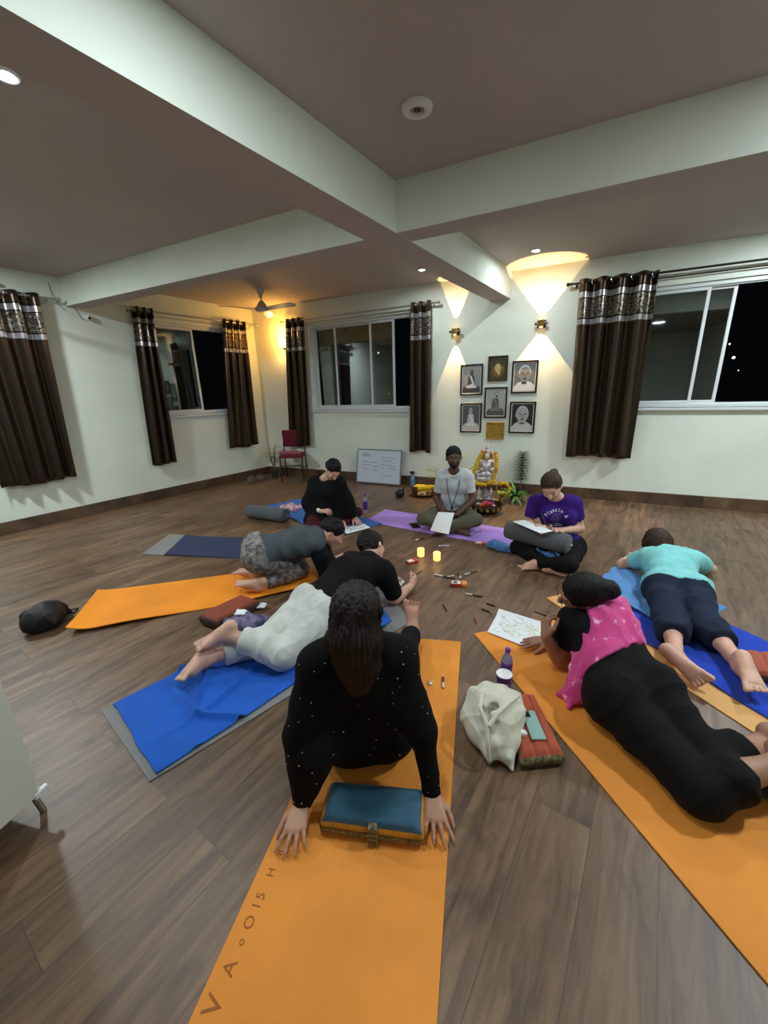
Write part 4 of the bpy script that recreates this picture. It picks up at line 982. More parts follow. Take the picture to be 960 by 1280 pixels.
mb.lathe([(0, .002), (.028, .002), (.029, .0), (.041, .094), (.0425, .096), (.0425, .099), (.040, .099)], 28, cp, cap=False); obj('cup_wall', mb, pur, r)
mb = MB(); mb.lathe([(.040, .099), (.033, .03), (0, .028)], 28, cp, cap=False); obj('cup_inside', mb, wht, r, label='white inside')
mb = MB(); mb.box((-.012, -.041, .02), (.012, -.0335, .06), org=cp, bev=.002); obj('logo_patch', mb, M('cup_patch', (206, 170, 200), .4), r)
# candles: LED pillar candles, lit
for px, py, lab in ((526, 695, 'lit yellow candle, the left of the pair, beside the red packet'), (546, 700, 'lit yellow candle, the right of the pair on the floor')):
    p = at(px, py); r = thing('candle', lab, 'candle', p, 'lit candles on the floor'); mb = MB(); mb.lathe([(0, .001), (.031, .001), (.033, .005), (.033, .072), (.030, .076), (.024, .073), (.018, .066), (0, .065)], 26, p); obj('wax', mb, M('glowing_wax', (255, 212, 120), .5, emis=1.25), r)
    mb = MB(); mb.lathe([(0, .063), (.004, .068), (.005, .074), (.002, .084), (0, .088)], 8, p); obj('flame', mb, M('candle_flame', (255, 170, 60), .5, emis=6), r)
    point('candle_light', p+Z3*.12, .35, (1, .5, .18), .03)
# crayon packets
def packet(label, px, py, L_, W_, H_, a, mats, name='crayon_box', z=0):
    p = at(px, py, z); r = thing(name, label, 'box', p+Z3*0); d = V(math.cos(a), math.sin(a), 0); e = V(-d[1], d[0], 0); fr = (d, e, Z3)
    mb = MB(); mb.box((-L_/2, -W_/2, .001), (L_/2, W_/2, H_), fr=fr, org=p, bev=.002); obj('carton', mb, mats[0], r)
    mb = MB(); mb.box((-L_/2+.012, -W_/2+.004, H_), (L_*.12, W_/2-.004, H_+.0012), fr=fr, org=p); obj('printed_panel', mb, mats[1], r)
    mb = MB(); mb.box((L_*.2, -W_/2-.0008, H_*.2), (L_*.5, W_/2+.0008, H_+.001), fr=fr, org=p, bev=.001); obj('end_flap', mb, mats[2], r)
    return r, p, fr
red = M('red_card', (178, 52, 38), .5, var=.2, vs=20); whc = M('white_card', (226, 222, 214), .5); grn = M('green_print', (60, 96, 70), .5, var=.4, vs=60); orr = M('orange_print', (224, 150, 70), .5)
r, p, fr = packet('white and red crayon box beside scattered crayons in the middle of the floor', 573, 732, .13, .06, .028, -.15, (red, whc, orr))
mb = MB(); mb.box((-.04, -.02, .0292), (-.01, .015, .0302), fr=fr, org=p); obj('printed_picture', mb, grn, r)
packet('red and white crayon packet in front of the left candle', 515, 703, .11, .06, .02, .5, (red, whc, red))
packet('small red and white packet by the edge of the lilac mat and the blue blanket', 600, 680, .10, .05, .018, -.35, (M('pink_card', (214, 150, 150), .5), whc, red))
# crayons and pencils
def pencil(px0, py0, px1, py1, label, barrel, tip, rad=.0055, name='pencil', z=.001, wrap=None):
    a = at(px0, py0, z+rad); b = at(px1, py1, z+rad); d = unit(b-a); L = np.linalg.norm(b-a); x, y, zz = frame(d)
    r = thing(name, label, 'pencil', (a+b)/2-Z3*rad); mb = MB(); mb.lathe([(0, 0), (rad*.9, 0), (rad, .002), (rad, L*.86)], 8, a, (x, y, zz)); obj('barrel', mb, barrel, r, 25)
    mb = MB(); mb.lathe([(rad, L*.86), (rad*.25, L), (0, L)], 8, a, (x, y, zz)); obj('tip', mb, tip, r)
    if wrap: mb = MB(); mb.lathe([(rad, L*.0), (rad*1.12, L*.02), (rad*1.12, L*.38), (rad, L*.40)], 10, a, (x, y, zz)); obj('paper_sleeve', mb, wrap, r)
    return r
dk = M('dark_wax', (42, 30, 28), .5); dkb = M('dark_brown_wax', (78, 46, 36), .5); redd = M('red_wax', (120, 40, 34), .5); wood_t = M('pencil_wood', (196, 160, 116), .7)
for a in [((543, 718), (571, 724), 'long dark pencil left of the crayon box', dk, dk, whc), ((577, 723), (571, 716), 'short dark pencil pointing away above the crayon box', dk, dk, whc),
          ((581, 718), (597, 714), 'dark pencil with a white sleeve right of the crayon box', dk, dk, whc), ((582, 742), (604, 746), 'dark pencil with a white sleeve below the crayon box', dk, dk, whc),
          ((608, 754), (621, 758), 'upper of two short dark pencils near the drawing sheet', dk, wood_t, None), ((602, 761), (615, 766), 'lower of two short dark pencils near the drawing sheet', dk, wood_t, None),
          ((593, 772), (596, 780), 'short red brown pencil left of the drawing sheet', redd, redd, None), ((554, 755), (559, 764), 'grey pencil lying alone beyond the raised bare foot', M('grey_wax', (78, 74, 70), .5), dk, None),
          ((519, 675), (530, 673), 'dark pencil with a white end left behind the candles', dk, dk, whc), ((592, 666), (604, 664), 'thin pencil at the edge of the lilac mat', dkb, wood_t, None),
          ((554, 860), (554, 844), 'brown pencil lying on the centre orange mat', dkb, whc, whc), ((559, 721), (569, 719), 'white crayon between the dark pencils', whc, dk, None)]:
    pencil(*a[0], *a[1], a[2], a[3], a[4], wrap=a[5], z=.0075 if a[0][1] > 800 else .001)
p = at(538, 855, .006); r = thing('eraser', 'small white eraser on the centre orange mat', 'eraser', p); mb = MB(); mb.box((-.009, -.014, 0), (.009, .006, .012), org=p, bev=.002); obj('rubber', mb, wht, r)
mb = MB(); mb.box((-.0096, -.002, -.0002), (.0096, .014, .0126), org=p, bev=.002); obj('sleeve', mb, M('eraser_sleeve', (206, 170, 140), .6), r)
S = SDF(.005); S.rbox(at(555, 682, .006), (.06, .02, .006), .005, None, .01); o = sobj('wrapper', S, M('foil', (200, 200, 200), .25, .6), None, 1, wrinkle(.006, 60, 2)); tag(o, 'crumpled silvery wrapper on the floor beyond the right candle', 'wrapper')
# purple printed bag with tissues, left
bagm = M('purple_print_cloth', (128, 118, 150), .7, var=1, vs=26, c2=(74, 66, 104), bump=.4, bs=60)
S = SDF(.006)
for px, py, z, rr in ((290, 783, .05, .04), (305, 772, .07, .045), (322, 776, .06, .042), (332, 776, .04, .025), (300, 787, .04, .03), (283, 777, .05, .025)): S.cone(at(308, 780, .05), at(px, py, z), .05, rr, .04)
S.floor(.001); o = sobj('cloth_bag', S, bagm, None, 2, wrinkle(.012, 30, 5)); tag(o, 'crumpled purple patterned cloth bag next to the brown cushion', 'bag')
for px, py, z, lab in ((301, 766, .125, 'white tissue on top of the purple patterned bag'), (326, 757, .03, 'white tissue beside the far end of the brown cushion')):
    S = SDF(.004); S.rbox(at(px, py, z), (.035, .028, .008), .006, None, .01); S.cone(at(px, py, z), at(px+6, py-2, z+.01), .012, .006, .01); o = sobj('tissue', S, paper_m, None, 1, wrinkle(.008, 60, 2)); tag(o, lab, 'tissue')
# black bag far left
S = SDF(.007)
for px, py, z, rr in ((42, 778, .07, .075), (58, 768, .08, .08), (72, 762, .07, .055), (35, 770, .06, .045)): S.cone(at(56, 772, .07), at(px, py, z), .08, rr, .05)
S.cone(at(76, 762, .05), at(90, 765, .02), .03, .008, .02); S.floor(.001)
r = thing('black_bag', 'small lumpy black bag lying alone on the floor at the left', 'bag', at(56, 780)); sobj('bag_body', S, M('black_nylon', (14, 14, 16), .6, bump=.3, bs=90), r, 2, wrinkle(.010, 18, 9))
mb = MB(); mb.tube([at(64, 774, .06), at(70, 771, .065), at(76, 772, .04), at(80, 770, .02)], .004, 6); obj('zip_cord', mb, M('grey_cord', (130, 128, 124), .6), r)
mb = MB(); mb.tube([at(78, 762, .03), at(88, 762, .012), at(98, 760, .006), at(92, 766, .006), at(82, 768, .008)], .005, 6); obj('strap', mb, M('black_nylon', (14, 14, 16)), r)
# black sandal-like pouch at right edge
S = SDF(.006); S.ell(at(948, 978, .05), (.09, .05, .045), (unit(V(1, -.1, 0)), unit(V(.1, 1, 0)), Z3), .02); S.ell(at(970, 980, .05), (.08, .055, .05), None, .03); S.floor(.006)
o = sobj('eye_pillow_pouch', S, M('black_velvet', (8, 8, 9), .9, sheen=.2), None, 2, wrinkle(.004, 30, 1)); tag(o, 'small black pouch on the right orange mat at the frame edge', 'pouch')
# pink flowered cloth on small blue towel
S = SDF(.006)
for px, py, z, rr in ((352, 634, .03, .03), (364, 632, .035, .035), (376, 634, .03, .03), (368, 638, .03, .03)): S.cone(at(364, 635, .03), at(px, py, z), .04, rr, .03)
S.floor(.012); o = sobj('scarf', S, M('pink_white_print', (226, 200, 204), .8, var=1, vs=24, c2=(176, 84, 92), bump=.3, bs=60), None, 1, wrinkle(.012, 34, 11)); tag(o, 'crumpled pink and white scarf on the blue towel beside the grey bolster', 'scarf')

# ------------------------------------------------------------------ whiteboard, chair, plants, altar
a = V(*at(449, 602)); b = V(*at(506, 605)); s0 = np.dot(a-K, UB); s1 = np.dot(b-K, UB); off = np.dot(a-K, NB)
lean = .10; wd = s1-s0; hh = .57; o_ = pb(s0, .012, lean+.06); tilt = unit(Z3*hh-NB*lean); nf = np.cross(UB, tilt); nf = nf if np.dot(nf, NB) > 0 else -nf; fr = (UB, tilt, nf)
r = thing('whiteboard', 'small whiteboard with faint handwriting leaning on the back wall', 'whiteboard', o_); mb = MB(); mb.box((.01, .01, 0), (wd-.01, hh-.01, .012), fr=fr, org=o_); obj('panel', mb, M('white_enamel', (196, 206, 220), .25), r)
mb = MB(); gm = M('grey_aluminium_trim', (120, 124, 128), .4, .4)
for lo, hi in (((0, 0, -.004), (wd, .018, .018)), ((0, hh-.018, -.004), (wd, hh, .018)), ((0, .018, -.004), (.018, hh-.018, .018)), ((wd-.018, .018, -.004), (wd, hh-.018, .018))): mb.box(lo, hi, fr=fr, org=o_, bev=.003)
obj('frame', mb, gm, r)
wi = M('marker_ink', (92, 100, 122), .6); P2 = lambda u, v: o_+UB*(u*wd)+tilt*(v*hh)+nf*.0128
text('handwriting', 'Day', P2(.21, .83), UB, tilt, .085, wi, r, shear=.2)
rs = random.Random(4); mb = MB()
for (u0, u1, v) in ((.55, .86, .80), (.56, .80, .70), (.12, .28, .64), (.32, .48, .63), (.54, .88, .59), (.12, .32, .54), (.36, .52, .51), (.55, .63, .48), (.72, .90, .50), (.12, .30, .43), (.34, .50, .41), (.56, .61, .37), (.74, .80, .34), (.60, .80, .28)):
    pts = []; n_ = int((u1-u0)*90)
    for i in range(n_): pts.append(P2(u0+(u1-u0)*i/n_, v-.06*(u0+(u1-u0)*i/n_-.1)+.016*math.sin(i*2.1+rs.random()*1.6)+rs.uniform(-.008, .012)))
    mb.tube(pts, .0022, 4)
obj('handwriting_line', mb, wi, r)
# chair
cc = at(369, 600); ca_ = math.atan2(-.75, .45)
fd = unit(V(.03, -1, 0)); sd = V(-fd[1], fd[0], 0); fr = (sd, fd, Z3)
r = thing('chair', 'dark red padded chair with a folded cloth on it in the room corner', 'chair', cc); ma = M('maroon_fabric', (104, 22, 42), .85, bump=.2, bs=200); mt = M('dark_brown_tube', (58, 34, 34), .35, .5)
L3 = lambda x, y, z: V(cc[0], cc[1], 0)+sd*x+fd*y+Z3*z
S = SDF(.007); S.rbox(L3(0, 0, .455), (.205, .205, .028), .022, fr, .01); sobj('seat', S, ma, r, 1)
S = SDF(.007); S.rbox(L3(0, -.235, .72), (.20, .022, .145), .02, (sd, unit(fd-Z3*.18), unit(Z3+fd*-.18)), .01); S.cone(L3(-.15, -.26, .84), L3(.15, -.26, .84), .03, .03, .03); sobj('backrest', S, ma, r, 1)
for sg in (-1, 1):
    mb = MB(); mb.tube([L3(.19*sg, .20, .01), L3(.19*sg, .19, .42), L3(.19*sg, .15, .435), L3(.19*sg, -.15, .435)], .011, 8); obj('leg', mb, mt, r)
    mb = MB(); mb.tube([L3(.19*sg, -.30, .01), L3(.19*sg, -.19, .40), L3(.19*sg, -.21, .60), L3(.18*sg, -.25, .84), L3(.15*sg, -.262, .875)], .011, 8); obj('leg', mb, mt, r)
mb = MB(); mb.tube([L3(-.19, -.24, .20), L3(.19, -.24, .20)], .008, 8); mb.tube([L3(-.19, .195, .30), L3(.19, .195, .30)], .008, 8); obj('stretcher', mb, mt, r)
S = SDF(.006); S.rbox(L3(-.05, .02, .50), (.13, .12, .022), .02, fr, .02); S.rbox(L3(.08, .05, .495), (.08, .09, .014), .012, fr, .02); o = sobj('folded_cloth', S, M('dusty_rose_cloth', (142, 84, 104), .9, bump=.3, bs=100), None, 2, wrinkle(.012, 26, 6)); tag(o, 'folded dusty rose cloth on the seat of the dark red chair', 'cloth')
def leaf(mb, base, d, L, W, droop, up=Z3, mi=0, n=7):
    d = unit(d); sidev = unit(np.cross(d, up)); 
    pts = []; p = V(*base); dd_ = d.copy()
    for i in range(n+1):
        t = i/n; w_ = W*math.sin(math.pi*min(.98, .06+t*.94))**.7*(1-.25*t) if i < n else 0.0005
        pts.append((p.copy(), w_)); dd_ = unit(dd_-Z3*droop/n); p = p+dd_*L/n
    vs = []; fs = []
    for p, w_ in pts: vs += [p-sidev*w_*.5+Z3*w_*.12, p, p+sidev*w_*.5+Z3*w_*.12]
    for i in range(n): o = i*3; fs += [(o, o+1, o+4, o+3), (o+1, o+2, o+5, o+4)]
    mb.add(vs, fs, mi)
def pot(r, c, rad, h, mat):
    mb = MB(); mb.lathe([(0, .001), (rad*.7, .001), (rad*.74, .01), (rad*.96, h*.9), (rad*1.05, h*.9), (rad*1.05, h), (rad*.92, h), (rad*.9, h*.85), (0, h*.84)], 24, c); obj('pot', mb, mat, r)
g1 = M('leaf_green', (74, 138, 62), .5, var=.3, vs=12); g2 = M('dark_leaf_green', (66, 92, 50), .5, var=.3, vs=12); g3 = M('yellow_green_leaf', (152, 160, 92), .5, var=.35, vs=14); terr = M('dark_pot', (52, 44, 38), .6); stem_m = M('plant_stem', (104, 104, 62), .7)
def plant(label, c, kind, h, seed, mat, potr=.07, poth=.1):
    rs = random.Random(seed); r = thing('potted_plant', label, 'plant', c); c = V(c[0], c[1], 0); pot(r, c, potr, poth, terr); mb = MB(); st = MB()
    if kind == 'rosette':
        for i in range(34):
            a = i*2.4; el = rs.uniform(.15, 1.25); leaf(mb, c+Z3*poth*.9, V(math.cos(a)*math.cos(el), math.sin(a)*math.cos(el), math.sin(el)), h*rs.uniform(.7, 1.05), h*.13, rs.uniform(.8, 1.7))
        st.tube([c+Z3*poth*.8, c+Z3*poth], .012, 8)
    elif kind == 'tiers':
        st.tube([c+Z3*poth*.8, c+Z3*h*.95], .007, 8); n = 11
        for k in range(n):
            z = poth+.12+(h-poth-.12)*k/n; L_ = .15*(1-.45*abs(k/n-.45))
            for i in range(8):
                a = i*math.pi/4+k*.5; leaf(mb, c+Z3*z, V(math.cos(a), math.sin(a), .55+.5*k/n), L_*rs.uniform(.8, 1.1), .026, 1.0)
    elif kind == 'palm':
        for i in range(17):
            a = i*2.4+.3; el = rs.uniform(1.0, 1.45); d = V(math.cos(a)*math.cos(el), math.sin(a)*math.cos(el), math.sin(el)); p = c+Z3*poth*.9; pts = [p.copy()]; dd_ = d
            for j in range(14): dd_ = unit(dd_-Z3*.09); p = p+dd_*h/14; pts.append(p.copy())
            st.tube(pts, list(np.linspace(.006, .0015, 15)), 5)
            for j in range(4, 15):
                t_ = unit(pts[j]-pts[j-1]); sd_ = unit(np.cross(t_, Z3))
                for sg in (-1, 1): leaf(mb, pts[j], t_*.8+sd_*sg, .15*(1.1-.04*j), .016, .5, n=4)
    elif kind == 'stems':
        for i in range(5):
            a = i*1.3; p = c+Z3*poth*.9; q = p+V(math.cos(a)*.07, math.sin(a)*.07, h-poth-.05*i); st.tube([p, q], .006, 6)
            for j in range(9):
                t = .45+.55*j/8; b_ = a+j*2.2; leaf(mb, lerp(p, q, t), V(math.cos(b_), math.sin(b_), .6), .15, .045, 1.1)
    obj('foliage', mb, mat, r, True); obj('stem', st, stem_m, r); return r
plant('tall thin leafy plant in the corner left of the red chair', at(344, 597), 'stems', .62, 1, g3, .07, .14)
plant('slender tiered plant behind the low green plant, right of the altar', at(650, 618), 'tiers', .62, 2, g2, .06, .10)
plant('low bright green plant with broad arching leaves right of the altar', at(643, 627), 'rosette', .26, 3, g1, .06, .08)
plant('palm with pale arching fronds behind the man in white', V(*pb(3.86, 0, .52)), 'palm', .50, 4, g3, .08, .14)
gp = at(318, 603)
for i, (dx, lab) in enumerate(((0, 'small grey stone pot on the floor by the left baseboard'), (.13, 'grey stone pot next to its twin near the corner plant'))):
    c = V(gp[0]-.05+dx, gp[1]+dx*.9, 0); r = thing('stone_pot', lab, 'pot', c); mb = MB(); mb.lathe([(0, .001), (.04, .001), (.06, .03), (.068, .07), (.055, .10), (.06, .11), (.05, .11), (.045, .09), (0, .085)], 20, c); obj('pot_body', mb, M('grey_stone', (112, 104, 96), .8, var=.4, vs=30), r)
    mb = MB(); [mb.ball(c+V(.02*math.cos(k*1.3), .02*math.sin(k*1.3), .10), .016, 8) for k in range(5)]; obj('pebble_fill', mb, M('dark_pebbles', (70, 64, 58), .8), r)
# spray bottle
p = at(516, 607); r = thing('spray_bottle', 'light blue spray bottle with a dark trigger by the back wall', 'bottle', p); mb = MB(); mb.lathe([(0, .001), (.04, .001), (.042, .01), (.042, .10), (.034, .13), (.016, .16), (.014, .19)], 22, p); obj('bottle_body', mb, M('blue_liquid_plastic', (110, 160, 196), .2, trans=.3), r)
mb = MB(); mb.lathe([(.017, .185), (.017, .21), (.01, .215), (0, .216)], 14, p); mb.box((-.045, -.012, .205), (.03, .012, .24), org=p, bev=.005); mb.box((-.035, -.006, .165), (-.024, .006, .21), org=p, bev=.003); obj('trigger_head', mb, M('dark_plastic', (36, 34, 36), .4), r)
# dark round pot
p = at(500, 621); r = thing('incense_pot', 'small dark blue round pot with a short spout on the floor', 'pot', p); mb = MB(); mb.lathe([(0, .001), (.045, .003), (.066, .03), (.070, .06), (.055, .095), (.025, .11), (.012, .115), (0, .12)], 26, p); obj('pot_body', mb, M('dark_navy_glaze', (26, 30, 44), .3), r)
mb = MB(); mb.tube([p+V(.03, 0, .085), p+V(.055, 0, .12), p+V(.065, 0, .15)], [.014, .011, .009], 10); obj('spout', mb, M('dark_navy_glaze', (26, 30, 44)), r)
# low tray table with yellow cloth and vessels
p = at(529, 619); r = thing('offering_tray', 'round brass tray on the floor holding the yellow cloth and small vessels', 'tray', p); brass = M('polished_brass', (170, 130, 62), .25, .9); mb = MB(); mb.lathe([(0, .004), (.15, .004), (.17, .03), (.20, .04), (.205, .048), (.195, .05), (.165, .038), (.145, .014), (0, .012)], 36, p); obj('tray_dish', mb, brass, r)
silver = M('polished_steel', (206, 200, 192), .18, .9)
S = SDF(.006); S.rbox(p+V(.03, .09, .10), (.15, .075, .028), .02, (unit(V(1, -.3, 0)), unit(V(.3, 1, 0)), Z3), .01); S.rbox(p+V(.03, .09, .055), (.12, .06, .04), .02, None, .02); o = sobj('folded_yellow_cloth', S, M('yellow_cloth', (238, 196, 30), .7, bump=.2, bs=80), None, 2, wrinkle(.010, 22, 3)); tag(o, 'bright yellow cloth folded on the brass tray beside the man', 'cloth')
for dx, dy, rd, hh_, m_, lab in ((-.13, .0, .045, .11, M('brown_glaze', (72, 40, 34), .25), 'brown glazed jar on the left of the brass tray'), (.0, -.07, .05, .055, silver, 'wide steel bowl at the front of the brass tray'), (-.07, -.09, .03, .045, silver, 'small steel cup front left on the brass tray'),
                              (.09, -.06, .032, .06, silver, 'steel cup at the right of the brass tray'), (.14, .0, .03, .09, brass, 'narrow brass lamp at the right end of the tray')):
    c = p+V(dx, dy, .012); r = thing('small_vessel', lab, 'vessel', c); mb = MB(); mb.lathe([(0, .001), (rd*.7, .001), (rd, hh_*.45), (rd*.9, hh_*.8), (rd*1.02, hh_), (rd*.94, hh_), (rd*.8, hh_*.75), (0, hh_*.3)], 20, c); obj('vessel_body', mb, m_, r)
    mb = MB(); mb.ball(c+Z3*hh_*.75, (rd*.75, rd*.75, rd*.35), 10); obj('contents', mb, M('mixed_offering', (196, 160, 120), .7, var=.6, vs=60), r)
# big bowl with flowers
p = at(607, 640); r = thing('flower_bowl', 'wide dark brass bowl with embossed rim in front of the altar', 'bowl', p); mb = MB(); mb.lathe([(0, .002), (.11, .002), (.14, .012), (.20, .07), (.215, .10), (.20, .112), (.19, .108), (.175, .07), (.12, .04), (0, .036)], 44, p); obj('bowl_body', mb, M('dark_bronze_bowl', (56, 34, 26), .3, .6), r)
mb = MB()
for k in range(18):
    a = k*2*math.pi/18; c = p+V(math.cos(a)*.207, math.sin(a)*.207, .075); x, y, zz = frame(V(math.cos(a), math.sin(a), -.4)); mb.ball(c, (.022, .026, .010), 10, fr=(x, y, zz))
obj('embossed_medallion', mb, M('gold_green_enamel', (176, 158, 84), .35, .5, var=.5, vs=40), r)
petals = {'pink': M('pink_petals', (232, 96, 160), .7), 'white': M('white_petals', (236, 226, 226), .7), 'red': M('red_petals', (206, 70, 60), .7)}
for k, (dx, dy, m_, rd) in enumerate([(.02, .02, 'pink', .055), (.07, .0, 'pink', .04), (-.01, -.04, 'red', .04), (-.09, .02, 'white', .04), (-.06, -.07, 'red', .035), (.08, -.07, 'white', .03), (.02, .09, 'pink', .04)]):
    c = p+V(dx, dy, .085); mb = MB()
    for i in range(3):
        for j in range(7):
            a = j*.9+i*.4; el = .3+.45*i; leaf(mb, c, V(math.cos(a)*math.cos(el), math.sin(a)*math.cos(el), math.sin(el)), rd, rd*.75, -.5, n=4)
    nm = {'pink': ['large pink flower in the middle of the bowl', 'pink flower right of the largest one in the bowl', None, None, None, None, 'pink flower at the back of the bowl'], 'red': [None, None, 'red flower just before the large pink one', None, 'red flower at the front left of the bowl'], 'white': [None]*3+['white flower at the left of the bowl', None, 'white flower at the front right of the bowl']}[m_][k]
    o = obj('flower', mb, petals[m_], None, True); tag(o, nm, 'flower', 'flowers floating in the bowl')
# altar stand
p = at(606, 628); af = unit(V(-p[0], -p[1], 0)*.6+NB*.4); asd = V(-af[1], af[0], 0); asd = asd if asd[0] > 0 else -asd; fr = (asd, -af, Z3); A3 = lambda x, y, z: V(p[0], p[1], 0)+asd*x-af*y+Z3*z
gilt = M('gilt_metal', (196, 160, 60), .3, .7); marb = M('silver_marble', (206, 200, 204), .3, .35, var=.25, vs=30)
r = thing('altar_stand', 'low gilt stand holding up the garlanded statue', 'altar stand', p)
mb = MB(); mb.box((-.16, -.12, .27), (.16, .12, .295), fr=fr, org=p, bev=.005); obj('top', mb, gilt, r)
mb = MB(); mb.box((-.17, -.13, 0), (.17, .13, .025), fr=fr, org=p, bev=.005); obj('base', mb, M('pale_stone', (206, 196, 186), .5), r)
for sx in (-1, 1):
    for sy in (-1, 1): mb = MB(); mb.lathe([(.012, .025), (.008, .06), (.008, .24), (.012, .27)], 12, A3(.145*sx, .105*sy, 0)); obj('leg', mb, gilt if sx > 0 else M('ivory_candle', (232, 222, 196), .5), r)
def figurine(label, c, h, m_, name='figurine', group=None, ex=None):
    """small robed standing figure"""
    S = SDF(max(.003, h*.018)); q = h; c = V(*c)
    S.cone(c+Z3*.02*q, c+Z3*.45*q, .15*q, .10*q, .05*q); S.cone(c+Z3*.45*q, c+Z3*.68*q, .10*q, .12*q, .05*q); S.cone(c+Z3*.68*q, c+Z3*.78*q, .06*q, .04*q, .04*q); S.ell(c+Z3*.85*q, (.065*q, .07*q, .085*q), None, .02*q)
    for sg in (-1, 1): S.cone(c+asd*.11*sg*q+Z3*.68*q, c+asd*.14*sg*q+Z3*.48*q, .04*q, .032*q, .02*q); S.cone(c+asd*.14*sg*q+Z3*.48*q, c+asd*.04*sg*q+af*.12*q+Z3*.55*q, .032*q, .028*q, .02*q)
    S.cut(c, -Z3, .004); o = sobj(name, S, m_, None, 1); tag(o, label, 'figurine', group); return o
figurine('small grey figurine at the left inside the altar stand', A3(-.08, -.02, .026), .20, marb)
figurine('taller grey figurine in the middle inside the altar stand', A3(-.005, .0, .026), .225, M('grey_marble', (150, 146, 160), .4, var=.3, vs=30))
figurine('small grey figurine at the right inside the altar stand', A3(.075, -.01, .026), .20, marb)
figurine('small pale blue figurine in front of the altar stand, by the bowl', A3(.05, -.17, .0), .14, M('pale_blue_glaze', (180, 190, 220), .3, var=.3, vs=50))
# seated statue
S = SDF(.005); b0 = A3(0, .02, .295); q = 1.0
S.rbox(b0+Z3*.03, (.13, .085, .03), .02, fr, .01); S.cone(b0+asd*-.10+Z3*.085-(-af)*.03, b0+asd*.10+Z3*.085+af*.03, .045, .045, .03)
S.ell(b0+Z3*.11, (.085, .075, .06), fr, .03); S.ell(b0+Z3*.19+af*.015, (.062, .058, .07), fr, .03); S.cone(b0+asd*-.06+Z3*.25, b0+asd*.06+Z3*.25, .036, .036, .03)
for sg in (-1, 1): S.cone(b0+asd*.075*sg+Z3*.25, b0+asd*.105*sg+Z3*.17, .026, .022, .01); S.cone(b0+asd*.105*sg+Z3*.17, b0+asd*.06*sg+af*.07+Z3*.16, .022, .018, .01)
S.cone(b0+Z3*.27, b0+Z3*.30, .028, .026, .01); S.ell(b0+Z3*.335+af*.005, (.040, .044, .048), fr, .01); S.chain([b0+Z3*.365, b0+Z3*.40, b0+Z3*.45, b0+Z3*.485], [.040, .032, .022, .008], .01)
r = thing('statue', 'silvery seated statue with a tall crown on the altar, draped in marigolds', 'statue', b0); sobj('figure', S, marb, r, 1)
S = SDF(.005); S.ell(b0+Z3*.31-af*.05, (.085, .012, .10), fr, .01); sobj('halo', S, gilt, r, 1)
mb = MB(); mb.tube([b0+asd*.045*math.cos(t)+af*(.055+.02*math.sin(-t))+Z3*(.255+.03*math.sin(t)) for t in np.linspace(math.pi, 2*math.pi, 12)], .008, 8); obj('collar', mb, wht, r)
mari = M('marigold_yellow', (240, 190, 22), .8, var=.25, vs=60, bump=.8, bs=160); mari2 = M('marigold_orange', (232, 150, 30), .8, var=.25, vs=60, bump=.8, bs=160)
def garland(label, pts, rd, seed):
    rs = random.Random(seed); L = [0]; pts = [V(*p_) for p_ in pts]
    for i in range(1, len(pts)): L.append(L[-1]+np.linalg.norm(pts[i]-pts[i-1]))
    n = int(L[-1]/(rd*1.35)); r = thing('flower_garland', label, 'garland', pts[0]); th_ = MB(); th_.tube(pts, .003, 5); obj('thread', th_, gold_c, r)
    first = {}
    for i in range(n+1):
        s_ = L[-1]*i/n; k = min(len(pts)-2, max(0, int(np.searchsorted(L, s_)-1))); c = lerp(pts[k], pts[k+1], (s_-L[k])/(L[k+1]-L[k])); m_ = mari2 if rs.random() < .25 else mari
        if m_.name not in first:
            mb = MB()
            for ph in np.linspace(-1.2, 1.2, 5):
                for t in range(9):
                    a = t*.7+ph; mb.ball(V(math.cos(a)*math.cos(ph), math.sin(a)*math.cos(ph), math.sin(ph))*rd*.62, rd*.42, 6)
            o = link('marigold', mb.v, mb.f, m_, r, None, True, local=True); first[m_.name] = o
        else: o = first[m_.name].copy(); COL.objects.link(o); o.parent = r
        o.location = tuple(c-pts[0]); o.rotation_euler = (rs.random(), rs.random(), rs.random()*6)
    return r
T = b0
U_ = [T+asd*x+af*y+Z3*z for x, y, z in ((-.055, .04, .40), (-.10, .05, .32), (-.13, .07, .22), (-.17, .09, .10), (-.17, .11, .02), (-.10, .13, -.015), (0, .14, -.02), (.08, .12, .02), (.12, .10, .12), (.13, .08, .20), (.125, .06, .30), (.105, .04, .38))]
garland('long yellow marigold garland draped around the statue', U_, .027, 3)
U_ = [A3(.23+.075*math.cos(t), .0, .19+.09*math.sin(t)) for t in np.linspace(2.2, -2.0, 14)]
garland('short curved marigold garland at the right of the altar', U_, .025, 5)
mb = MB(); c = A3(.21, -.05, 0); r = thing('flower_vase', 'small vase of green and yellow leaves at the right of the altar stand', 'vase', c)
mb.lathe([(0, .001), (.03, .001), (.04, .04), (.022, .09), (.028, .11), (.02, .105), (0, .06)], 18, c); obj('vase_body', mb, M('amber_glass', (120, 84, 40), .2), r); mb = MB()
for i in range(26): a = i*2.4; leaf(mb, c+Z3*.1, V(math.cos(a)*.6, math.sin(a)*.6, .9), .13, .03, .9, n=5)
obj('foliage', mb, M('mixed_leaf', (150, 170, 70), .6, var=.5, vs=40), r, True)
c = at(661, 612); r = thing('driftwood', 'small pale branch beside the low green plant', 'branch', c); mb = MB(); mb.tube([c+V(-.12, 0, .10), c+V(-.04, 0, .13), c+V(.03, .02, .10), c+V(.08, 0, .02)], [.006, .010, .010, .007], 8); mb.tube([c+V(-.04, 0, .13), c+V(-.02, -.03, .17)], [.008, .004], 6); obj('wood', mb, M('pale_wood', (172, 140, 116), .7), r)
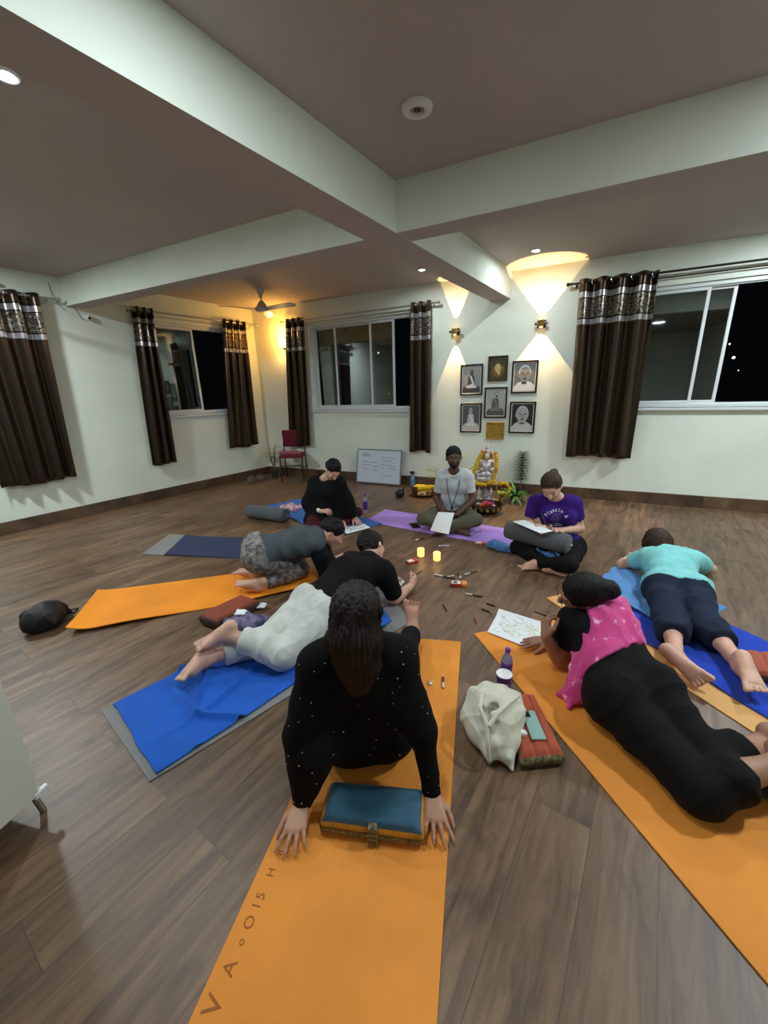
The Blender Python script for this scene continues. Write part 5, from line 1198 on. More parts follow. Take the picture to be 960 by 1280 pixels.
# framed pictures
blk = M('black_frame', (18, 16, 16), .35); pap = M('photo_paper_white', (222, 222, 218), .4); goldp = M('gold_relief', (178, 142, 58), .4, .5, var=.3, vs=60, bump=.8, bs=90)
G = lambda v: M('photo_grey_%d' % v, (v, v, v-2), .45)
def ellp(cx, cy, rx, ry, n=22, a0=0, a1=2*math.pi): return [(cx+rx*math.cos(t), cy+ry*math.sin(t)) for t in np.linspace(a0, a1, n+1)[:-1]]
def picture(label, s0, s1, z0, z1, layers, bg, frame_m=blk, fw=.022, border=.012, name='framed_picture'):
    sc_, zc = (s0+s1)/2, (z0+z1)/2; r = thing(name, label, 'picture', pb(sc_, zc, 0)); fr = (UB, Z3, NB); o_ = pb(s0, z0, 0); w_, h_ = s1-s0, z1-z0
    mb = MB()
    for lo, hi in (((0, 0, .002), (w_, fw, .022)), ((0, h_-fw, .002), (w_, h_, .022)), ((0, fw, .002), (fw, h_-fw, .022)), ((w_-fw, fw, .002), (w_, h_-fw, .022))): mb.box(lo, hi, fr=fr, org=o_, bev=.003)
    obj('frame', mb, frame_m, r); mb = MB(); mb.box((fw, fw, .002), (w_-fw, h_-fw, .010), fr=fr, org=o_); obj('mount', mb, pap if border else bg, r, smooth=False)
    if border: mb = MB(); f2 = fw+border; mb.box((f2, f2, .010), (w_-f2, h_-f2, .0108), fr=fr, org=o_); obj('print', mb, bg, r, smooth=False)
    f2 = fw+border; iw, ih = w_-2*f2, h_-2*f2
    for k, (nm, pts, m_) in enumerate(layers):
        d = .0110+.0007*k; vs = [o_+UB*(f2+min(1, max(0, x))*iw)+Z3*(f2+min(1, max(0, y))*ih)+NB*d for x, y in pts]; mb = MB(); mb.add(vs, [tuple(range(len(vs)))]); obj(nm, mb, m_, r, smooth=False)
    return r
def seated(hx, hy, robe, drape, skin, dark=G(40)):
    return [('print_shape', [(.0, .0), (1, 0), (1, .16), (.9, .26), (.72, .30), (.66, .62), (.6, .68), (.4, .68), (.32, .60), (.28, .30), (.1, .24), (0, .14)], robe),
            ('print_shape', [(.25, .18), (.75, .18), (.85, .24), (.5, .34), (.15, .24)], drape), ('print_shape', [(.38, .66), (.5, .66), (.70, .30), (.58, .28)], drape),
            ('print_shape', ellp(hx, hy, .105, .10), dark), ('print_shape', ellp(hx, hy-.012, .082, .09), skin), ('print_shape', ellp(hx, hy-.065, .055, .04), dark)]
def bust(skin, hair_, cloth, shadow, hx=.5):
    return [('print_shape', [(0, 0), (1, 0), (1, .18), (.82, .30), (.64, .36), (.36, .36), (.16, .28), (0, .14)], cloth), ('print_shape', [(.38, .25), (.62, .25), (.60, .42), (.40, .42)], shadow),
            ('print_shape', ellp(hx, .64, .30, .30), hair_), ('print_shape', ellp(hx+.01, .59, .27, .28), skin), ('print_shape', ellp(hx-.29, .58, .04, .07), skin), ('print_shape', ellp(hx-.10, .63, .055, .022), G(40)), ('print_shape', ellp(hx+.14, .63, .055, .022), G(40)),
            ('print_shape', [(hx, .62), (hx+.06, .52), (hx-.02, .51)], shadow), ('print_shape', ellp(hx+.02, .44, .09, .022), G(60))]
SX = lambda p_: float(np.dot(V(p_[0], p_[1], 0)-K, UB))
sa = lambda x, y: SX((x, y))
picture('black framed photo of a seated figure with a pale sash, upper left', sa(1.17, 6.04), sa(1.46, 5.9), 1.40, 1.82, seated(.52, .80, G(70), G(214), G(120)), G(150))
picture('black framed photo of a smiling elderly face with pale hair, upper right', sa(1.81, 5.72), sa(2.11, 5.57), 1.41, 1.83, bust(G(140), G(210), G(226), G(60)), G(120))
picture('black framed photo of a robed seated figure, in the middle of the wall group', sa(1.49, 5.88), sa(1.77, 5.74), 1.08, 1.50, seated(.55, .82, G(84), G(120), G(190)), G(170))
picture('black framed photo of a pale robed seated figure, lower left', sa(1.18, 6.03), sa(1.46, 5.89), .87, 1.29, seated(.48, .80, G(190), G(216), G(140), G(206)), G(92))
picture('black framed photo of a shaven head close up, lower right', sa(1.81, 5.72), sa(2.12, 5.57), .87, 1.30, bust(G(170), G(190), G(190), G(90)), G(40))
og = M('dark_olive_print', (70, 62, 34), .5, var=.4, vs=24)
picture('small dark framed olive and gold picture at the top of the wall group', sa(1.52, 5.87), sa(1.76, 5.75), 1.58, 1.91, [('print_shape', ellp(.5, .42, .36, .30), M('dull_gold_print', (112, 98, 44), .5, var=.5, vs=50)), ('print_shape', ellp(.5, .52, .16, .20), M('cream_print', (196, 178, 120), .5)), ('print_shape', ellp(.56, .34, .09, .12), M('cream_print', (196, 178, 120))), ('print_shape', ellp(.25, .32, .08, .07), M('red_print', (150, 50, 34), .5))], og, M('dark_wood_frame', (48, 38, 26), .4), .016, 0)
r = picture('square gold relief plaque below the framed photos', sa(1.53, 5.86), sa(1.76, 5.75), .78, 1.02, [], goldp, goldp, .012, 0, name='gold_plaque')
# ------------------------------------------------------------------ the eight people
HB = M('black_hair', (14, 12, 12), .55, spec=.25, bump=.5, bs=40, stretch=(6, 6, 1)); HD = M('dark_brown_hair', (34, 23, 18), .5, spec=.35, bump=.5, bs=50, stretch=(6, 6, 1)); HM = M('brown_hair', (62, 42, 31), .5, spec=.3, bump=.5, bs=50, stretch=(6, 6, 1))
sk_dark = skin_mat('skin_deep_brown', (92, 62, 48)); sk_tan = skin_mat('skin_tan', (184, 138, 112)); sk_light = skin_mat('skin_light', (214, 168, 144)); sk_br = skin_mat('skin_brown', (166, 122, 98))
lip_d = M('lip_brown', (92, 52, 46), .5); lip_p = M('lip_pink', (176, 104, 96), .5); brow_m = M('brow_dark', (34, 25, 22), .8)
cloth = lambda n, c, **k: M(n, c, .9, bump=.3, bs=300, var=.06, vs=10, spec=.25, **k)
black_c = cloth('black_cotton', (9, 10, 11))
def person(label, loc):
    return thing('person', label, 'person', (loc[0], loc[1], 0))
def finish(root, S, J, s, skin, brow=None, lip=None, beard=None, closed=False):
    eyes(J, s, root, closed)
    sobj('body', S, skin, root, 1, None, face_paint(J, s, brow or brow_m, lip or lip_p, beard))

# 1. man in white, cross-legged on the lilac mat
J0 = dict(P=(.80, 4.44, .11), N=(.79, 4.33, .61), H=(.77, 4.25, .79), SR=(.665, 4.36, .57), SL=(.925, 4.30, .575), ER=(.61, 4.40, .30), EL=(1.00, 4.27, .31), WR=(.66, 4.18, .19), WL=(.80, 4.13, .18), HR=(.71, 4.46, .11), HL=(.90, 4.42, .11),
          KR=(.44, 4.14, .14), KL=(.98, 4.02, .15), AR=(.80, 4.02, .06), AL=(.66, 4.00, .07), TR=(.93, 3.93, .04), TL=(.52, 3.98, .04))
S, J = body(J0, (-.10, -1, -.10), .86, 1.0, .007, hands=dict(R=dict(d=(.75, -.55, -.2), n=(.0, .3, 1), curl=.5), L=dict(d=(-.85, -.4, -.2), n=(0, .3, 1), curl=.5)), soles=dict(R=(-.2, -.5, -.8), L=(.2, -.8, -.6)))
r = person('person in a white T-shirt with a long bead necklace, cross-legged on the lilac mat', J['P'])
finish(r, S, J, 1.0, sk_dark, None, lip_d, HB)
sobj('t_shirt', shirt(J, .86, 1, .007, .013, .72, -.02, .004, neck=.062), cloth('white_cotton', (206, 214, 218)), r, 2, wrinkle(.006, 16, 1))
sobj('trousers', pants(J, .92, 1, .008, .016, 1.9, flare=.004), cloth('olive_cotton', (92, 90, 74)), r, 2, wrinkle(.008, 16, 2))
sobj('hair', hair(J, 1, .006, o=.0), HB, r, 1, wrinkle(.003, 90, 1))
N_, f_, X_ = J['N'], J['_front'], J['_lat']
mb = MB(); pts = []
for t in np.linspace(-1, 1, 21):
    dn = (1-abs(t)**1.6); pts.append(N_+X_*t*.085*(1 if abs(t) > .5 else .9)+V(0, 0, .045)*(abs(t)**2)-J['_up']*dn*.33+f_*(.035+.125*min(1, dn*1.6)**.8))
mb.tube(pts, .0042, 7); [mb.ball(p, .0062, 6) for p in [lerp(pts[i], pts[i+1], k) for i in range(20) for k in (0, .5)]]
mb.ball(pts[10]-V(0, 0, .03), (.014, .012, .03), 10); obj('bead_necklace', mb, M('dark_beads', (44, 40, 52), .4), r, True)
q4 = [at(548, 640, .30), at(568, 641, .30), at(561, 668, .13), at(538, 663, .13)]
def pz(u, v):
    p = quad([(a[0], a[1], a[2]) for a in q4])(u, v); return p+V(0, 0, .012*math.sin(math.pi*v))
rp = thing('paper_sheet', 'blank white sheet draped over the lap of the man with the bead necklace', 'paper', pz(.5, .5)); mb = MB(); mb.grid(pz, 8, 10, .0008); obj('sheet', mb, paper_m, rp, 60)

# 2. woman in purple with the bolster on her lap
J0 = dict(P=(1.59, 3.30, .11), N=(1.49, 3.30, .57), H=(1.40, 3.20, .70), SR=(1.33, 3.34, .53), SL=(1.64, 3.26, .53), ER=(1.28, 3.33, .30), EL=(1.72, 3.27, .29), WR=(1.30, 3.17, .36), WL=(1.50, 3.13, .33), HR=(1.50, 3.31, .11), HL=(1.69, 3.27, .11),
          KR=(1.18, 3.28, .13), KL=(1.47, 2.90, .12), AR=(1.38, 3.00, .06), AL=(1.30, 3.08, .06), TR=(1.50, 2.93, .04), TL=(1.16, 3.10, .05))
S, J = body(J0, (-.40, -.70, -.62), .84, .96, .007, hands=dict(R=dict(d=(.45, -.55, -.35), n=(.6, .2, -.8), curl=.75), L=dict(d=(-.8, -.2, .1), n=(0, -.2, 1), curl=.5)), female=True)
r = person('person in a purple printed T-shirt with hair tied back, holding a bolster on the lap', J['P'])
finish(r, S, J, .96, sk_light, closed=True)
pm = cloth('purple_cotton', (58, 26, 118)); sh_ = sobj('t_shirt', shirt(J, .84, .96, .007, .012, .62, -.02, .006, female=True, neck=.075, neckoff=.05), pm, r, 2, wrinkle(.005, 18, 4))
sobj('trousers', pants(J, .86, .96, .008, .013, 1.95), black_c, r, 2, wrinkle(.005, 18, 5))
def bun(S, X, F, U, H): S.ell(H-F*.105+U*.045+X*-.01, (.034, .032, .036), None, .015); S.cone(H-F*.11+U*.05, H-F*.14-U*.03-X*.02, .022, .008, .01)
sobj('hair', hair(J, .96, .006, extra=bun), HM, r, 1, strands(2))
# print on the shirt, projected onto the cloth
def project(o, pos, n, mat, name, parent, pts_list, z=.003):
    """lift flat shapes onto the surface of mesh o along -n"""
    from mathutils.bvhtree import BVHTree
    M_ = np.array(WM[o.name]); vs = [Vector(M_[:3, :3]@np.array(v.co)+M_[:3, 3]) for v in o.data.vertices]; bv = BVHTree.FromPolygons(vs, [tuple(p.vertices) for p in o.data.polygons]); out = []
    for p in pts_list:
        h_ = bv.ray_cast(Vector(p+unit(n)*.25), Vector(-unit(n)), .6); out.append((np.array(h_[0])+unit(n)*z) if h_[0] is not None else None)
    return out
def cloth_print(o, pos, xd, yd, nrm, items, mat, parent, name='shirt_print'):
    xd = unit(xd); yd = unit(yd)
    for s_, dx, dy, size, rot_ in items:
        a = math.radians(rot_); t = text('tmp_t', s_, pos+xd*dx+yd*dy, xd*math.cos(a)+yd*math.sin(a), yd*math.cos(a)-xd*math.sin(a), size, mat, None, 0)
        pts = [np.array(v.co) for v in t.data.vertices]; pr = project(o, pos, nrm, mat, name, parent, pts); fs = [tuple(p.vertices) for p in t.data.polygons]
        me = t.data; bpy.data.objects.remove(t); bpy.data.meshes.remove(me)
        if any(p is None for p in pr): pr = [p if p is not None else pts[i] for i, p in enumerate(pr)]
        link(name, pr, fs, mat, parent, None, False)
wp = M('white_shirt_print', (226, 222, 236), .7); gp_ = M('grey_shirt_print', (96, 84, 130), .8)
fr_ = J['_front']; cpos = J['_C']-J['_up']*.03+fr_*.10-J['_lat']*.035; xr = -J['_lat']; xr = unit(xr-fr_*xr.dot(fr_)); xr = J['_lat']  # reads left to right for someone facing her
yu = unit(np.cross(fr_, xr)); yu = yu if yu[2] > 0 else -yu
its = []
word = 'Plantin &'
for i, ch in enumerate(word):
    if ch == ' ': continue
    a = 152-15.5*i; its.append((ch, .088*math.cos(math.radians(a)), -.005+.085*math.sin(math.radians(a)), .040, a-90))
for i, ch in enumerate('ZUZU'): its.append((ch, -.045+.03*i, -.055, .036, 0))
cloth_print(sh_, cpos, xr, yu, fr_, its, wp, r)
cloth_print(sh_, cpos, xr, yu, fr_, [('@', 0, .018, .085, 0)], gp_, r)
a = at(634, 661, .26); b = at(712, 681, .25); b_ = bolster('bolster', a, b, .085, bol, 'grey bolster resting across the lap of the person in the purple T-shirt')
q4 = [at(641, 652, .365), at(656, 650, .375), at(692, 664, .36), at(676, 667, .345)]
rp = thing('paper_sheet', 'white sheet on a board lying on the lap bolster of the person in purple', 'paper', V(*q4[0])); Qf = quad([tuple(a) for a in q4]); mb = MB(); mb.grid(lambda u, v: Qf(u, v), 6, 6, .002); obj('sheet', mb, paper_m, rp, 60)
pc = J['WR']+V(.05, -.06, .02); pr = thing('pencil', 'pencil held by the person in the purple T-shirt', 'pencil', pc); mb = MB(); mb.tube([pc+V(.02, -.03, -.05), pc+V(-.03, .05, .09)], .004, 8); obj('barrel', mb, dk, pr)
# pale blue blanket round her
S = SDF(.007)
for px, py, z, rr in ((612, 681, .03, .03), (625, 683, .035, .035), (638, 687, .03, .03), (650, 689, .03, .025)): S.cone(at(627, 684, .03), at(px, py, z), .045, rr, .03)
S.floor(.002); pbm = towel('pale_blue_cloth', (84, 134, 196)); o = sobj('blanket', S, pbm, None, 2, wrinkle(.014, 26, 3)); tag(o, 'bunched pale blue blanket on the floor left of the knees of the person in purple', 'blanket')
S = SDF(.007)
for px, py, z, rr in ((672, 690, .12, .03), (690, 694, .09, .03), (706, 699, .05, .03), (712, 700, .03, .022)): S.cone(at(690, 696, .10), at(px, py, z), .035, rr, .03)
S.floor(.002); o = sobj('blanket', S, pbm, None, 2, wrinkle(.012, 26, 7)); tag(o, 'pale blue blanket end hanging below the lap bolster of the person in purple', 'blanket')

# 3. person in a black poncho on the small blue towel
J0 = dict(P=(-.69, 4.39, .11), N=(-.63, 4.34, .58), H=(-.54, 4.24, .70), SR=(-.77, 4.39, .53), SL=(-.48, 4.28, .54), ER=(-.86, 4.39, .29), EL=(-.42, 4.35, .31), WR=(-.70, 4.22, .24), WL=(-.35, 4.43, .09), HR=(-.78, 4.42, .11), HL=(-.61, 4.35, .11),
          KR=(-.80, 4.05, .12), KL=(-.33, 4.62, .09), AR=(-.62, 4.26, .05), AL=(-.50, 4.28, .05), TR=(-.50, 4.18, .04), TL=(-.64, 4.22, .05))
S, J = body(J0, (.30, -.62, -.72), .90, .95, .007, hands=dict(R=dict(d=(.75, -.3, .1), n=(.2, .3, -.9), curl=.9), L=dict(d=(.45, -.6, -.35), n=(0, 0, -1), curl=.4)), female=True)
r = person('person in a loose black poncho and maroon leggings, seated near the whiteboard looking down', J['P'])
finish(r, S, J, .95, sk_light, closed=True)
def pon(S):
    for sd, w_ in (('R', .55), ('L', .82)):
        e = J['E'+sd]; wr = lerp(J['E'+sd], J['W'+sd], w_ if sd == 'L' else .1)
        S.cone(J['S'+sd], e, .062, .085, .06); S.cone(J['_C'], lerp(e, J['_W'], .25), .10, .075, .10); S.cone(lerp(J['S'+sd], J['_C'], .4), lerp(e, J['_W'], .4), .07, .07, .10)
    S.cone(J['EL'], lerp(J['EL'], J['WL'], .72), .07, .035, .05); S.cone(J['_W'], lerp(J['EL'], J['WL'], .5)-V(0, 0, .02), .10, .05, .12); S.cone(J['_W'], J['P']+V(.02, -.05, .02), .13, .16, .06)
    S.cone(J['_W']+V(-.05, 0, -.02), J['P']+V(-.12, -.05, -.02), .10, .12, .06)
def pon_cut(S): return S
Sp = shirt(J, .90, .95, .008, .02, 0, -.30, 0, female=True, neck=.085, neckoff=.045, extra=pon)
sobj('poncho', Sp, black_c, r, 2, wrinkle(.008, 13, 8))
sobj('leggings', pants(J, .90, .95, .008, .012, 1.85), cloth('maroon_cotton', (72, 24, 34)), r, 2, wrinkle(.004, 20, 5))
def knot(S, X, F, U, H): S.cone(H-F*.09-U*.01, H-F*.12-U*.06, .03, .022, .02); S.cone(H-F*.12-U*.06, H-F*.12-X*.03-U*.13, .02, .008, .02)
sobj('hair', hair(J, .95, .006, extra=knot), HB, r, 1, strands(3))
mb = MB(); wa, wb = lerp(J['ER'], J['WR'], .80), lerp(J['ER'], J['WR'], .97); x, y, zz = frame(wb-wa); mb.lathe([(.029, 0), (.032, .004), (.031, .03), (.028, .036)], 18, wa, (x, y, zz)); obj('wrist_band', mb, wht, r, label='white wrist band')

# 4. kneeling person in grey, folded forward
J0 = dict(P=(-1.02, 2.94, .29), N=(-.56, 3.11, .35), H=(-.46, 3.26, .33), SR=(-.55, 2.97, .33), SL=(-.61, 3.27, .31), ER=(-.50, 2.99, .055), EL=(-.48, 3.22, .055), WR=(-.38, 3.20, .045), WL=(-.40, 3.40, .045), HR=(-.98, 2.85, .28), HL=(-1.04, 3.04, .28),
          KR=(-.72, 3.06, .085), KL=(-.78, 3.23, .085), AR=(-1.00, 2.80, .07), AL=(-1.08, 3.00, .07), TR=(-1.15, 2.80, .05), TL=(-1.23, 3.03, .05))
J0['_hu'] = (.55, .25, .70)
S, J = body(J0, (.76, -.12, -.62), .95, 1.0, .007, hands=dict(R=dict(d=(.25, .9, -.1), n=(-.3, 0, -1), curl=.6), L=dict(d=(.6, -.5, -.1), n=(0, 0, -1), curl=.5)), soles=dict(R=(0, 0, 1), L=(0, 0, 1)))
r = person('person kneeling folded forward in a grey top with black sleeves and patterned leggings', J['P'])
finish(r, S, J, 1.0, sk_light)
gm_ = cloth('heather_grey', (76, 84, 88)); sobj('top', shirt(J, 1.0, 1.0, .007, .014, 0, -.12, 0, neck=.07), gm_, r, 2, wrinkle(.010, 17, 3))
for sd in 'RL':
    S = SDF(.007); arm(S, J, sd, 1, 1, .014, .12, 1.18, .0, .03, cap=True); S.floor(.009); sobj('sleeve', S, cloth('black_sleeve', (20, 22, 26)), r, 2, wrinkle(.004, 22, 3))
lg = M('mottled_leggings', (150, 146, 142), .8, var=1, vs=26, c2=(70, 68, 70), bump=.2, bs=60)
S = pants(J, 1.06, 1.0, .008, .012, 1.82, waist=.12); sobj('leggings', S, lg, r, 2, wrinkle(.004, 16, 6))
sobj('hair', hair(J, 1, .006, o=.008, back=.02), HB, r, 1, wrinkle(.004, 70, 4))

# 5. person in a black tee and white trousers lying on the royal blue towel
J0 = dict(P=(-.47, 2.33, .125), N=(-.13, 2.63, .33), H=(-.10, 2.79, .375), SL=(-.26, 2.72, .29), SR=(-.01, 2.51, .30), EL=(-.20, 2.86, .055), ER=(.06, 2.57, .055), WL=(.00, 2.92, .05), WR=(.19, 2.76, .05), HL=(-.53, 2.41, .12), HR=(-.41, 2.25, .12),
          KL=(-.72, 2.06, .09), KR=(-.60, 1.90, .10), AL=(-1.03, 1.90, .08), AR=(-.91, 1.96, .20), TL=(-1.08, 1.76, .04), TR=(-1.04, 1.90, .13))
S, J = body(J0, (.55, .60, -.50), 1.0, 1.0, .007, hands=dict(R=dict(d=(.45, .8, .25), n=(-.8, .4, 0), curl=1.0, thumb=.8), L=dict(d=(.7, .2, -.1), curl=.5)), soles=dict(R=(-.6, -.3, .75), L=(-.45, .1, .9)))
r = person('person in black T-shirt and white trousers lying on the royal blue towel', J['P'])
finish(r, S, J, 1.0, sk_light)
sobj('t_shirt', shirt(J, 1.0, 1, .007, .014, .88, -.14, .010, neck=.065, neckoff=.02), black_c, r, 2, wrinkle(.007, 15, 5))
sobj('trousers', pants(J, 1.0, 1, .007, .020, 1.72, 1.74, waist=.16, flare=.008), cloth('white_linen', (206, 210, 202)), r, 2, wrinkle(.007, 26, 12))
sobj('hair', hair(J, 1, .006, o=.006), HB, r, 1, wrinkle(.004, 60, 4))
hp = J['WR']+V(.05, .08, .05); pr = thing('pencil', 'dark pencil held by the person in the black T-shirt', 'pencil', hp); mb = MB(); mb.tube([hp+V(-.06, .01, -.03), hp+V(.05, .01, .03)], .0042, 8); obj('barrel', mb, dk, pr)

# 6. long-haired woman in front, leaning back on her hands
J0 = dict(P=(-.11, 1.36, .115), N=(-.12, 1.27, .59), H=(-.11, 1.23, .755), SL=(-.27, 1.24, .54), SR=(.04, 1.28, .52), EL=(-.345, 1.165, .29), ER=(.12, 1.19, .27), WL=(-.335, 1.085, .055), WR=(.145, 1.105, .055), HL=(-.205, 1.36, .115), HR=(-.015, 1.37, .115),
          KL=(-.17, 1.74, .12), KR=(.07, 1.76, .12), AL=(-.08, 2.10, .08), AR=(.155, 2.13, .085), TL=(-.08, 2.17, .22), TR=(.16, 2.19, .23))
S, J = body(J0, (.05, .93, -.35), .93, .97, .0052, hands=dict(L=dict(d=(-.12, -1, -.12), n=(0, -.0, -1), curl=.16, spread=.30), R=dict(d=(.05, -1, -.12), n=(0, 0, -1), curl=.14, spread=.30)), soles=dict(R=(0, 1, .1), L=(0, 1, .1)), female=True, floor=.007)
r = person('person with long dark hair in a sequined black shawl, seated leaning back on both hands', J['P'])
finish(r, S, J, .97, sk_tan)
def shawl(S):
    for sd in 'LR':
        e, w_, sh = J['E'+sd], J['W'+sd], J['S'+sd]
        S.cone(sh, e, .060, .052, .06); S.cone(e, lerp(e, w_, .97), .052, .032 if sd == 'R' else .036, .04)
        S.cone(J['_C']+J['_lat']*(.03 if sd == 'L' else -.03), lerp(e, J['_C'], .35), .105, .05, .09)
        S.cone(J['_W'], lerp(e, J['_W'], .45), .10, .055 if sd == 'L' else .03, .09)
    e, w_ = J['EL'], J['WL']; S.cone(J['_W']+V(-.05, -.02, -.02), lerp(e, w_, .45)+V(.06, 0, .0), .09, .045, .10); S.cone(lerp(e, w_, .3)+V(.05, 0, 0), lerp(e, w_, .75)+V(.035, .01, -.01), .06, .03, .06)
    S.cone(J['P']+V(-.03, -.03, .05), J['_W'], .15, .12, .06); S.cone(J['N']+V(0, -.03, -.02), J['_C']+V(0, -.03, 0), .06, .10, .05)
Ss = shirt(J, .93, .97, .0065, .018, 0, -.10, 0, female=True, neck=.05, neckoff=.05, extra=shawl)
shw = M('black_shawl', (9, 10, 11), .92, bump=.5, bs=260, spec=.2)
so = sobj('shawl', Ss, shw, r, 2, wrinkle(.007, 11, 21))
# sequins scattered over the shawl
me = so.data; rs = random.Random(12); Mo = np.array(WM[so.name]); cand = []
mb = MB(); polys = [p for p in me.polygons if p.normal[1] < .2 and p.normal[2] > -.3]; used = []
while len(used) < 75:
    p = rs.choice(polys); c = Mo[:3, :3]@np.array(p.center)+Mo[:3, 3]
    if any(np.linalg.norm(c-q) < .028 for q in used): continue
    used.append(c); x, y, zz = frame(np.array(p.normal)+V(rs.uniform(-.4, .4), rs.uniform(-.4, .4), rs.uniform(-.4, .4))); rr = rs.choice([.0016, .0022, .0028])
    mb.lathe([(0, .0), (rr, .0), (rr, .0012), (0, .0016)], 8, c+zz*.0015, (x, y, zz))
obj('sequin_pattern', mb, M('sequin_silver', (235, 235, 235), .12, .7), r, label='small silver sequins')
S = pants(J, .93, .97, .008, .013, 1.86, flare=.004); sobj('trousers', S, black_c, r, 2, wrinkle(.005, 18, 5))
# long loose hair: a solid core and separate locks
def longh(S, X, F, U, H):
    bk = -F; S.chain([H+bk*.04, H+bk*.055-U*.08, H-V(0, .060, .17), H-V(0, .065, .24)], [.070, .066, .062, .045], .04)
    for sg in (-1, 1): S.chain([H+X*.050*sg+U*.01, H+X*.062*sg-U*.09-F*.02, V(*H)+X*.055*sg-V(0, .05, .19)], [.030, .030, .020], .03)
Sh = hair(J, .94, .006, extra=longh, o=.0); ho = sobj('hair', Sh, HD, r, 2, strands(5, .004))
X, Fd, U = J['_hf']; H = J['H']; mb = MB(); rs = random.Random(5); hs = .97
for i in range(230):
    a = rs.uniform(-1.0, 1.0)*math.pi*.62; top = rs.random()**.6*.9
    d0 = unit(-Fd*math.cos(a)+X*math.sin(a)); crown = H+U*.03-Fd*.012; st_ = crown+(d0*math.sin(1.45*(1-top)+.12)*.088+U*math.cos(1.45*(1-top)+.12)*.088)
    L_ = rs.uniform(.14, .27) if abs(a) < 1.0 else rs.uniform(.10, .24); pts = [st_]; ang0 = rs.random()*6; wv = rs.uniform(.003, .009)
    mid = H+d0*.080+V(0, -.0, -.03); pts.append(lerp(st_, mid, .5)+d0*.012); pts.append(mid)
    for t in np.linspace(.15, 1, 8):
        p = mid+V(0, -.035*t, -L_*t)+d0*(.004*math.sin(t*5+ang0)-.026*t)+X*wv*math.sin(t*7+ang0)*1.6; pts.append(p)
    rr = rs.uniform(.0018, .0042); mb.tube(pts, [rr*.5, rr, rr]+[rr*(1.15-.8*t) for t in np.linspace(.15, 1, 8)], 5)
obj('hair_locks', mb, HD, r, True)

# 7. person with the pink scarf on the right mat
J0 = dict(P=(1.10, 1.48, .135), N=(1.13, 1.92, .33), H=(1.02, 1.85, .455), SL=(.985, 1.83, .30), SR=(1.28, 1.96, .28), EL=(.95, 1.84, .055), ER=(1.16, 2.07, .055), WL=(.83, 1.79, .24), WR=(.95, 2.02, .055), HL=(1.015, 1.46, .125), HR=(1.195, 1.51, .13),
          KL=(1.11, 1.06, .085), KR=(1.24, 1.15, .09), AL=(1.46, 1.09, .19), AR=(1.56, 1.26, .10), TL=(1.60, 1.05, .26), TR=(1.71, 1.28, .09))
J0['N'] = (1.12, 1.92, .32)
S, J = body(J0, (-.90, .22, -.36), 1.07, .99, .0055, hands=dict(L=dict(d=(.05, .35, .9), n=(.95, .1, -.1), curl=1.15, thumb=.7), R=dict(d=(-.95, .0, -.08), n=(0, 0, -1), curl=.10, spread=.12)), soles=dict(L=(.2, .5, .8), R=(.3, .0, 1)), female=True)
r = person('person in black with a bright pink scarf and glasses, lying on the right mat', J['P'])
finish(r, S, J, .99, sk_br)
sobj('t_shirt', shirt(J, 1.07, .99, .0065, .014, .50, -.16, .012, female=True, neck=.07, neckoff=.04), black_c, r, 2, wrinkle(.006, 15, 15))
def wide(S):
    for sg, Hj in ((1, 'HL'), (-1, 'HR')): S.ell(J[Hj]+V(.0, -.02, .02), (.120, .14, .108), None, .05)
S = pants(J, 1.02, 1.0, .008, .016, 1.36, 1.40, waist=.30, flare=.018, extra=wide); sobj('trousers', S, black_c, r, 2, wrinkle(.008, 13, 18))
def tail(S, X, F, U, H): S.chain([H-F*.08+U*.01, H-F*.13-U*.03, H-F*.17-U*.08], [.058, .045, .020], .03)
sobj('hair', hair(J, .99, .006, extra=tail, o=.004), HB, r, 1, strands(2, .002)); glasses(J, .99, r)
# scarf: a band over the neck and back, with a tail falling to the mat on her left
S = SDF(.0062); torso(S, J, 1.07, .99, .026, True, 1.0); up, lt, ft = J['_up'], J['_lat'], J['_front']
cN = J['N']; S.cut(lerp(J['P'], cN, .36), unit(-up*.92-lt*.38), .01); S.cut(cN+lt*.105-up*.01, unit(up*.55+lt*.83), .01)
S.cone(cN+lt*.05+up*.05, cN-lt*.05+up*.06-ft*.02, .055, .06, .03); S.cone(cN-lt*.09+up*.03-ft*.04, lerp(J['_W'], J['_C'], .3)-lt*.13-ft*.06, .055, .035, .03)
S.cone(lerp(J['_W'], J['_C'], .2)-lt*.13-ft*.06, J['_W']-lt*.19-ft*.00, .035, .02, .02)
tl = [J['_C']+lt*.06-ft*.09, at(740, 838, .17), at(722, 858, .09), at(712, 872, .035)]
S.chain(tl, [.075, .06, .040, .034], .05, sq=(unit(V(.8, .5, .1)), .55)); S.cone(at(714, 864, .05), at(697, 868, .02), .026, .012, .02); S.cone(at(714, 866, .05), at(711, 884, .02), .026, .014, .02)
S.ell(cN+up*.10-ft*.0+lt*-.005, (.060,)*3, None, .01, 's'); S.floor(.010)
pk = M('pink_print_scarf', (206, 54, 128), .8, var=1, vs=18, bump=.3, bs=90, sheen=.2)
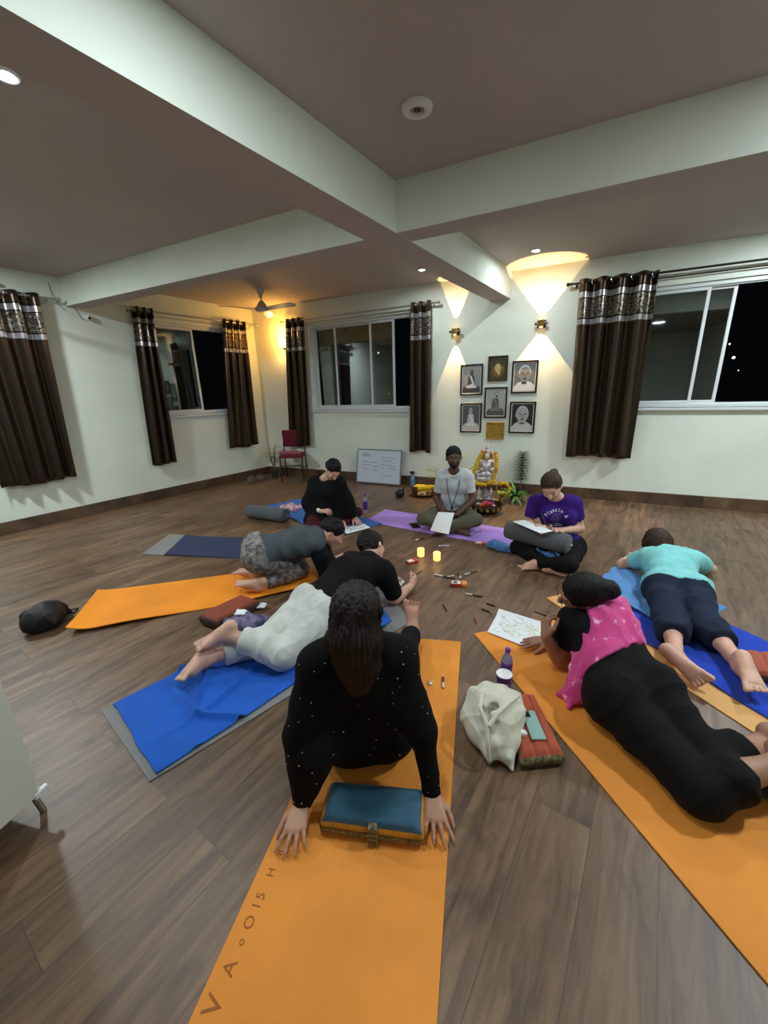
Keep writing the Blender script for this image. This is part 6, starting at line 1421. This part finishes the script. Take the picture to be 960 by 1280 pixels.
rmp = [n for n in pk.node_tree.nodes if n.type == 'VALTORGB'][0].color_ramp; rmp.elements[0].position = .0; rmp.elements[0].color = srgb((176, 34, 104)); rmp.elements[1].position = .60; rmp.elements[1].color = srgb((214, 66, 140)); e_ = rmp.elements.new(.68); e_.color = srgb((240, 186, 210))
sobj('scarf', S, pk, r, 2, wrinkle(.012, 22, 31, unit(up*.5+lt), .5))
hp = J['WL']+V(.0, .06, .12); pr = thing('pencil', 'dark pen in the raised hand of the person with the pink scarf', 'pencil', hp); mb = MB(); mb.tube([hp+V(-.05, -.01, .0), hp+V(.05, .0, -.05)], .0045, 8); obj('barrel', mb, dk, pr)

# 8. person in the teal shirt lying face down on the right
J0 = dict(P=(2.01, 2.46, .105), N=(2.23, 2.88, .20), H=(2.27, 3.06, .215), SL=(2.07, 2.86, .18), SR=(2.38, 2.79, .18), EL=(1.96, 3.00, .055), ER=(2.60, 2.88, .055), WL=(2.14, 3.17, .05), WR=(2.50, 3.10, .05), HL=(1.930, 2.50, .105), HR=(2.10, 2.43, .105),
          KL=(1.75, 2.13, .10), KR=(1.92, 2.07, .10), AL=(1.54, 1.79, .09), AR=(1.81, 1.69, .09), TL=(1.60, 1.66, .04), TR=(1.75, 1.55, .045))
S, J = body(J0, (.25, .75, -.60), .95, 1.0, .007, soles=dict(L=(-.75, -.3, .5), R=(-.1, -.35, .95)), female=True)
r = person('person in teal T-shirt and navy trousers lying on the deep blue towel', J['P'])
finish(r, S, J, 1.0, sk_light)
sobj('t_shirt', shirt(J, .95, 1.0, .007, .016, .60, -.045, .010, neck=.07, neckoff=.03), cloth('teal_cotton', (134, 208, 208)), r, 2, wrinkle(.006, 20, 6, J['_up'], .4))
S = pants(J, .98, 1.0, .008, .016, 1.48, waist=-.035, flare=.018); sobj('trousers', S, cloth('navy_cotton', (30, 40, 60)), r, 2, wrinkle(.011, 14, 25, J['_up'], .3))
def bob(S, X, F, U, H): S.chain([H-F*.03, H-F*.05-U*.09], [.09, .075], .04); [S.cone(H+X*.06*sg+U*.0, H+X*.075*sg-U*.08, .05, .035, .03) for sg in (-1, 1)]
sobj('hair', hair(J, 1, .006, o=.004, extra=bob), HM, r, 1, strands(4, .003))
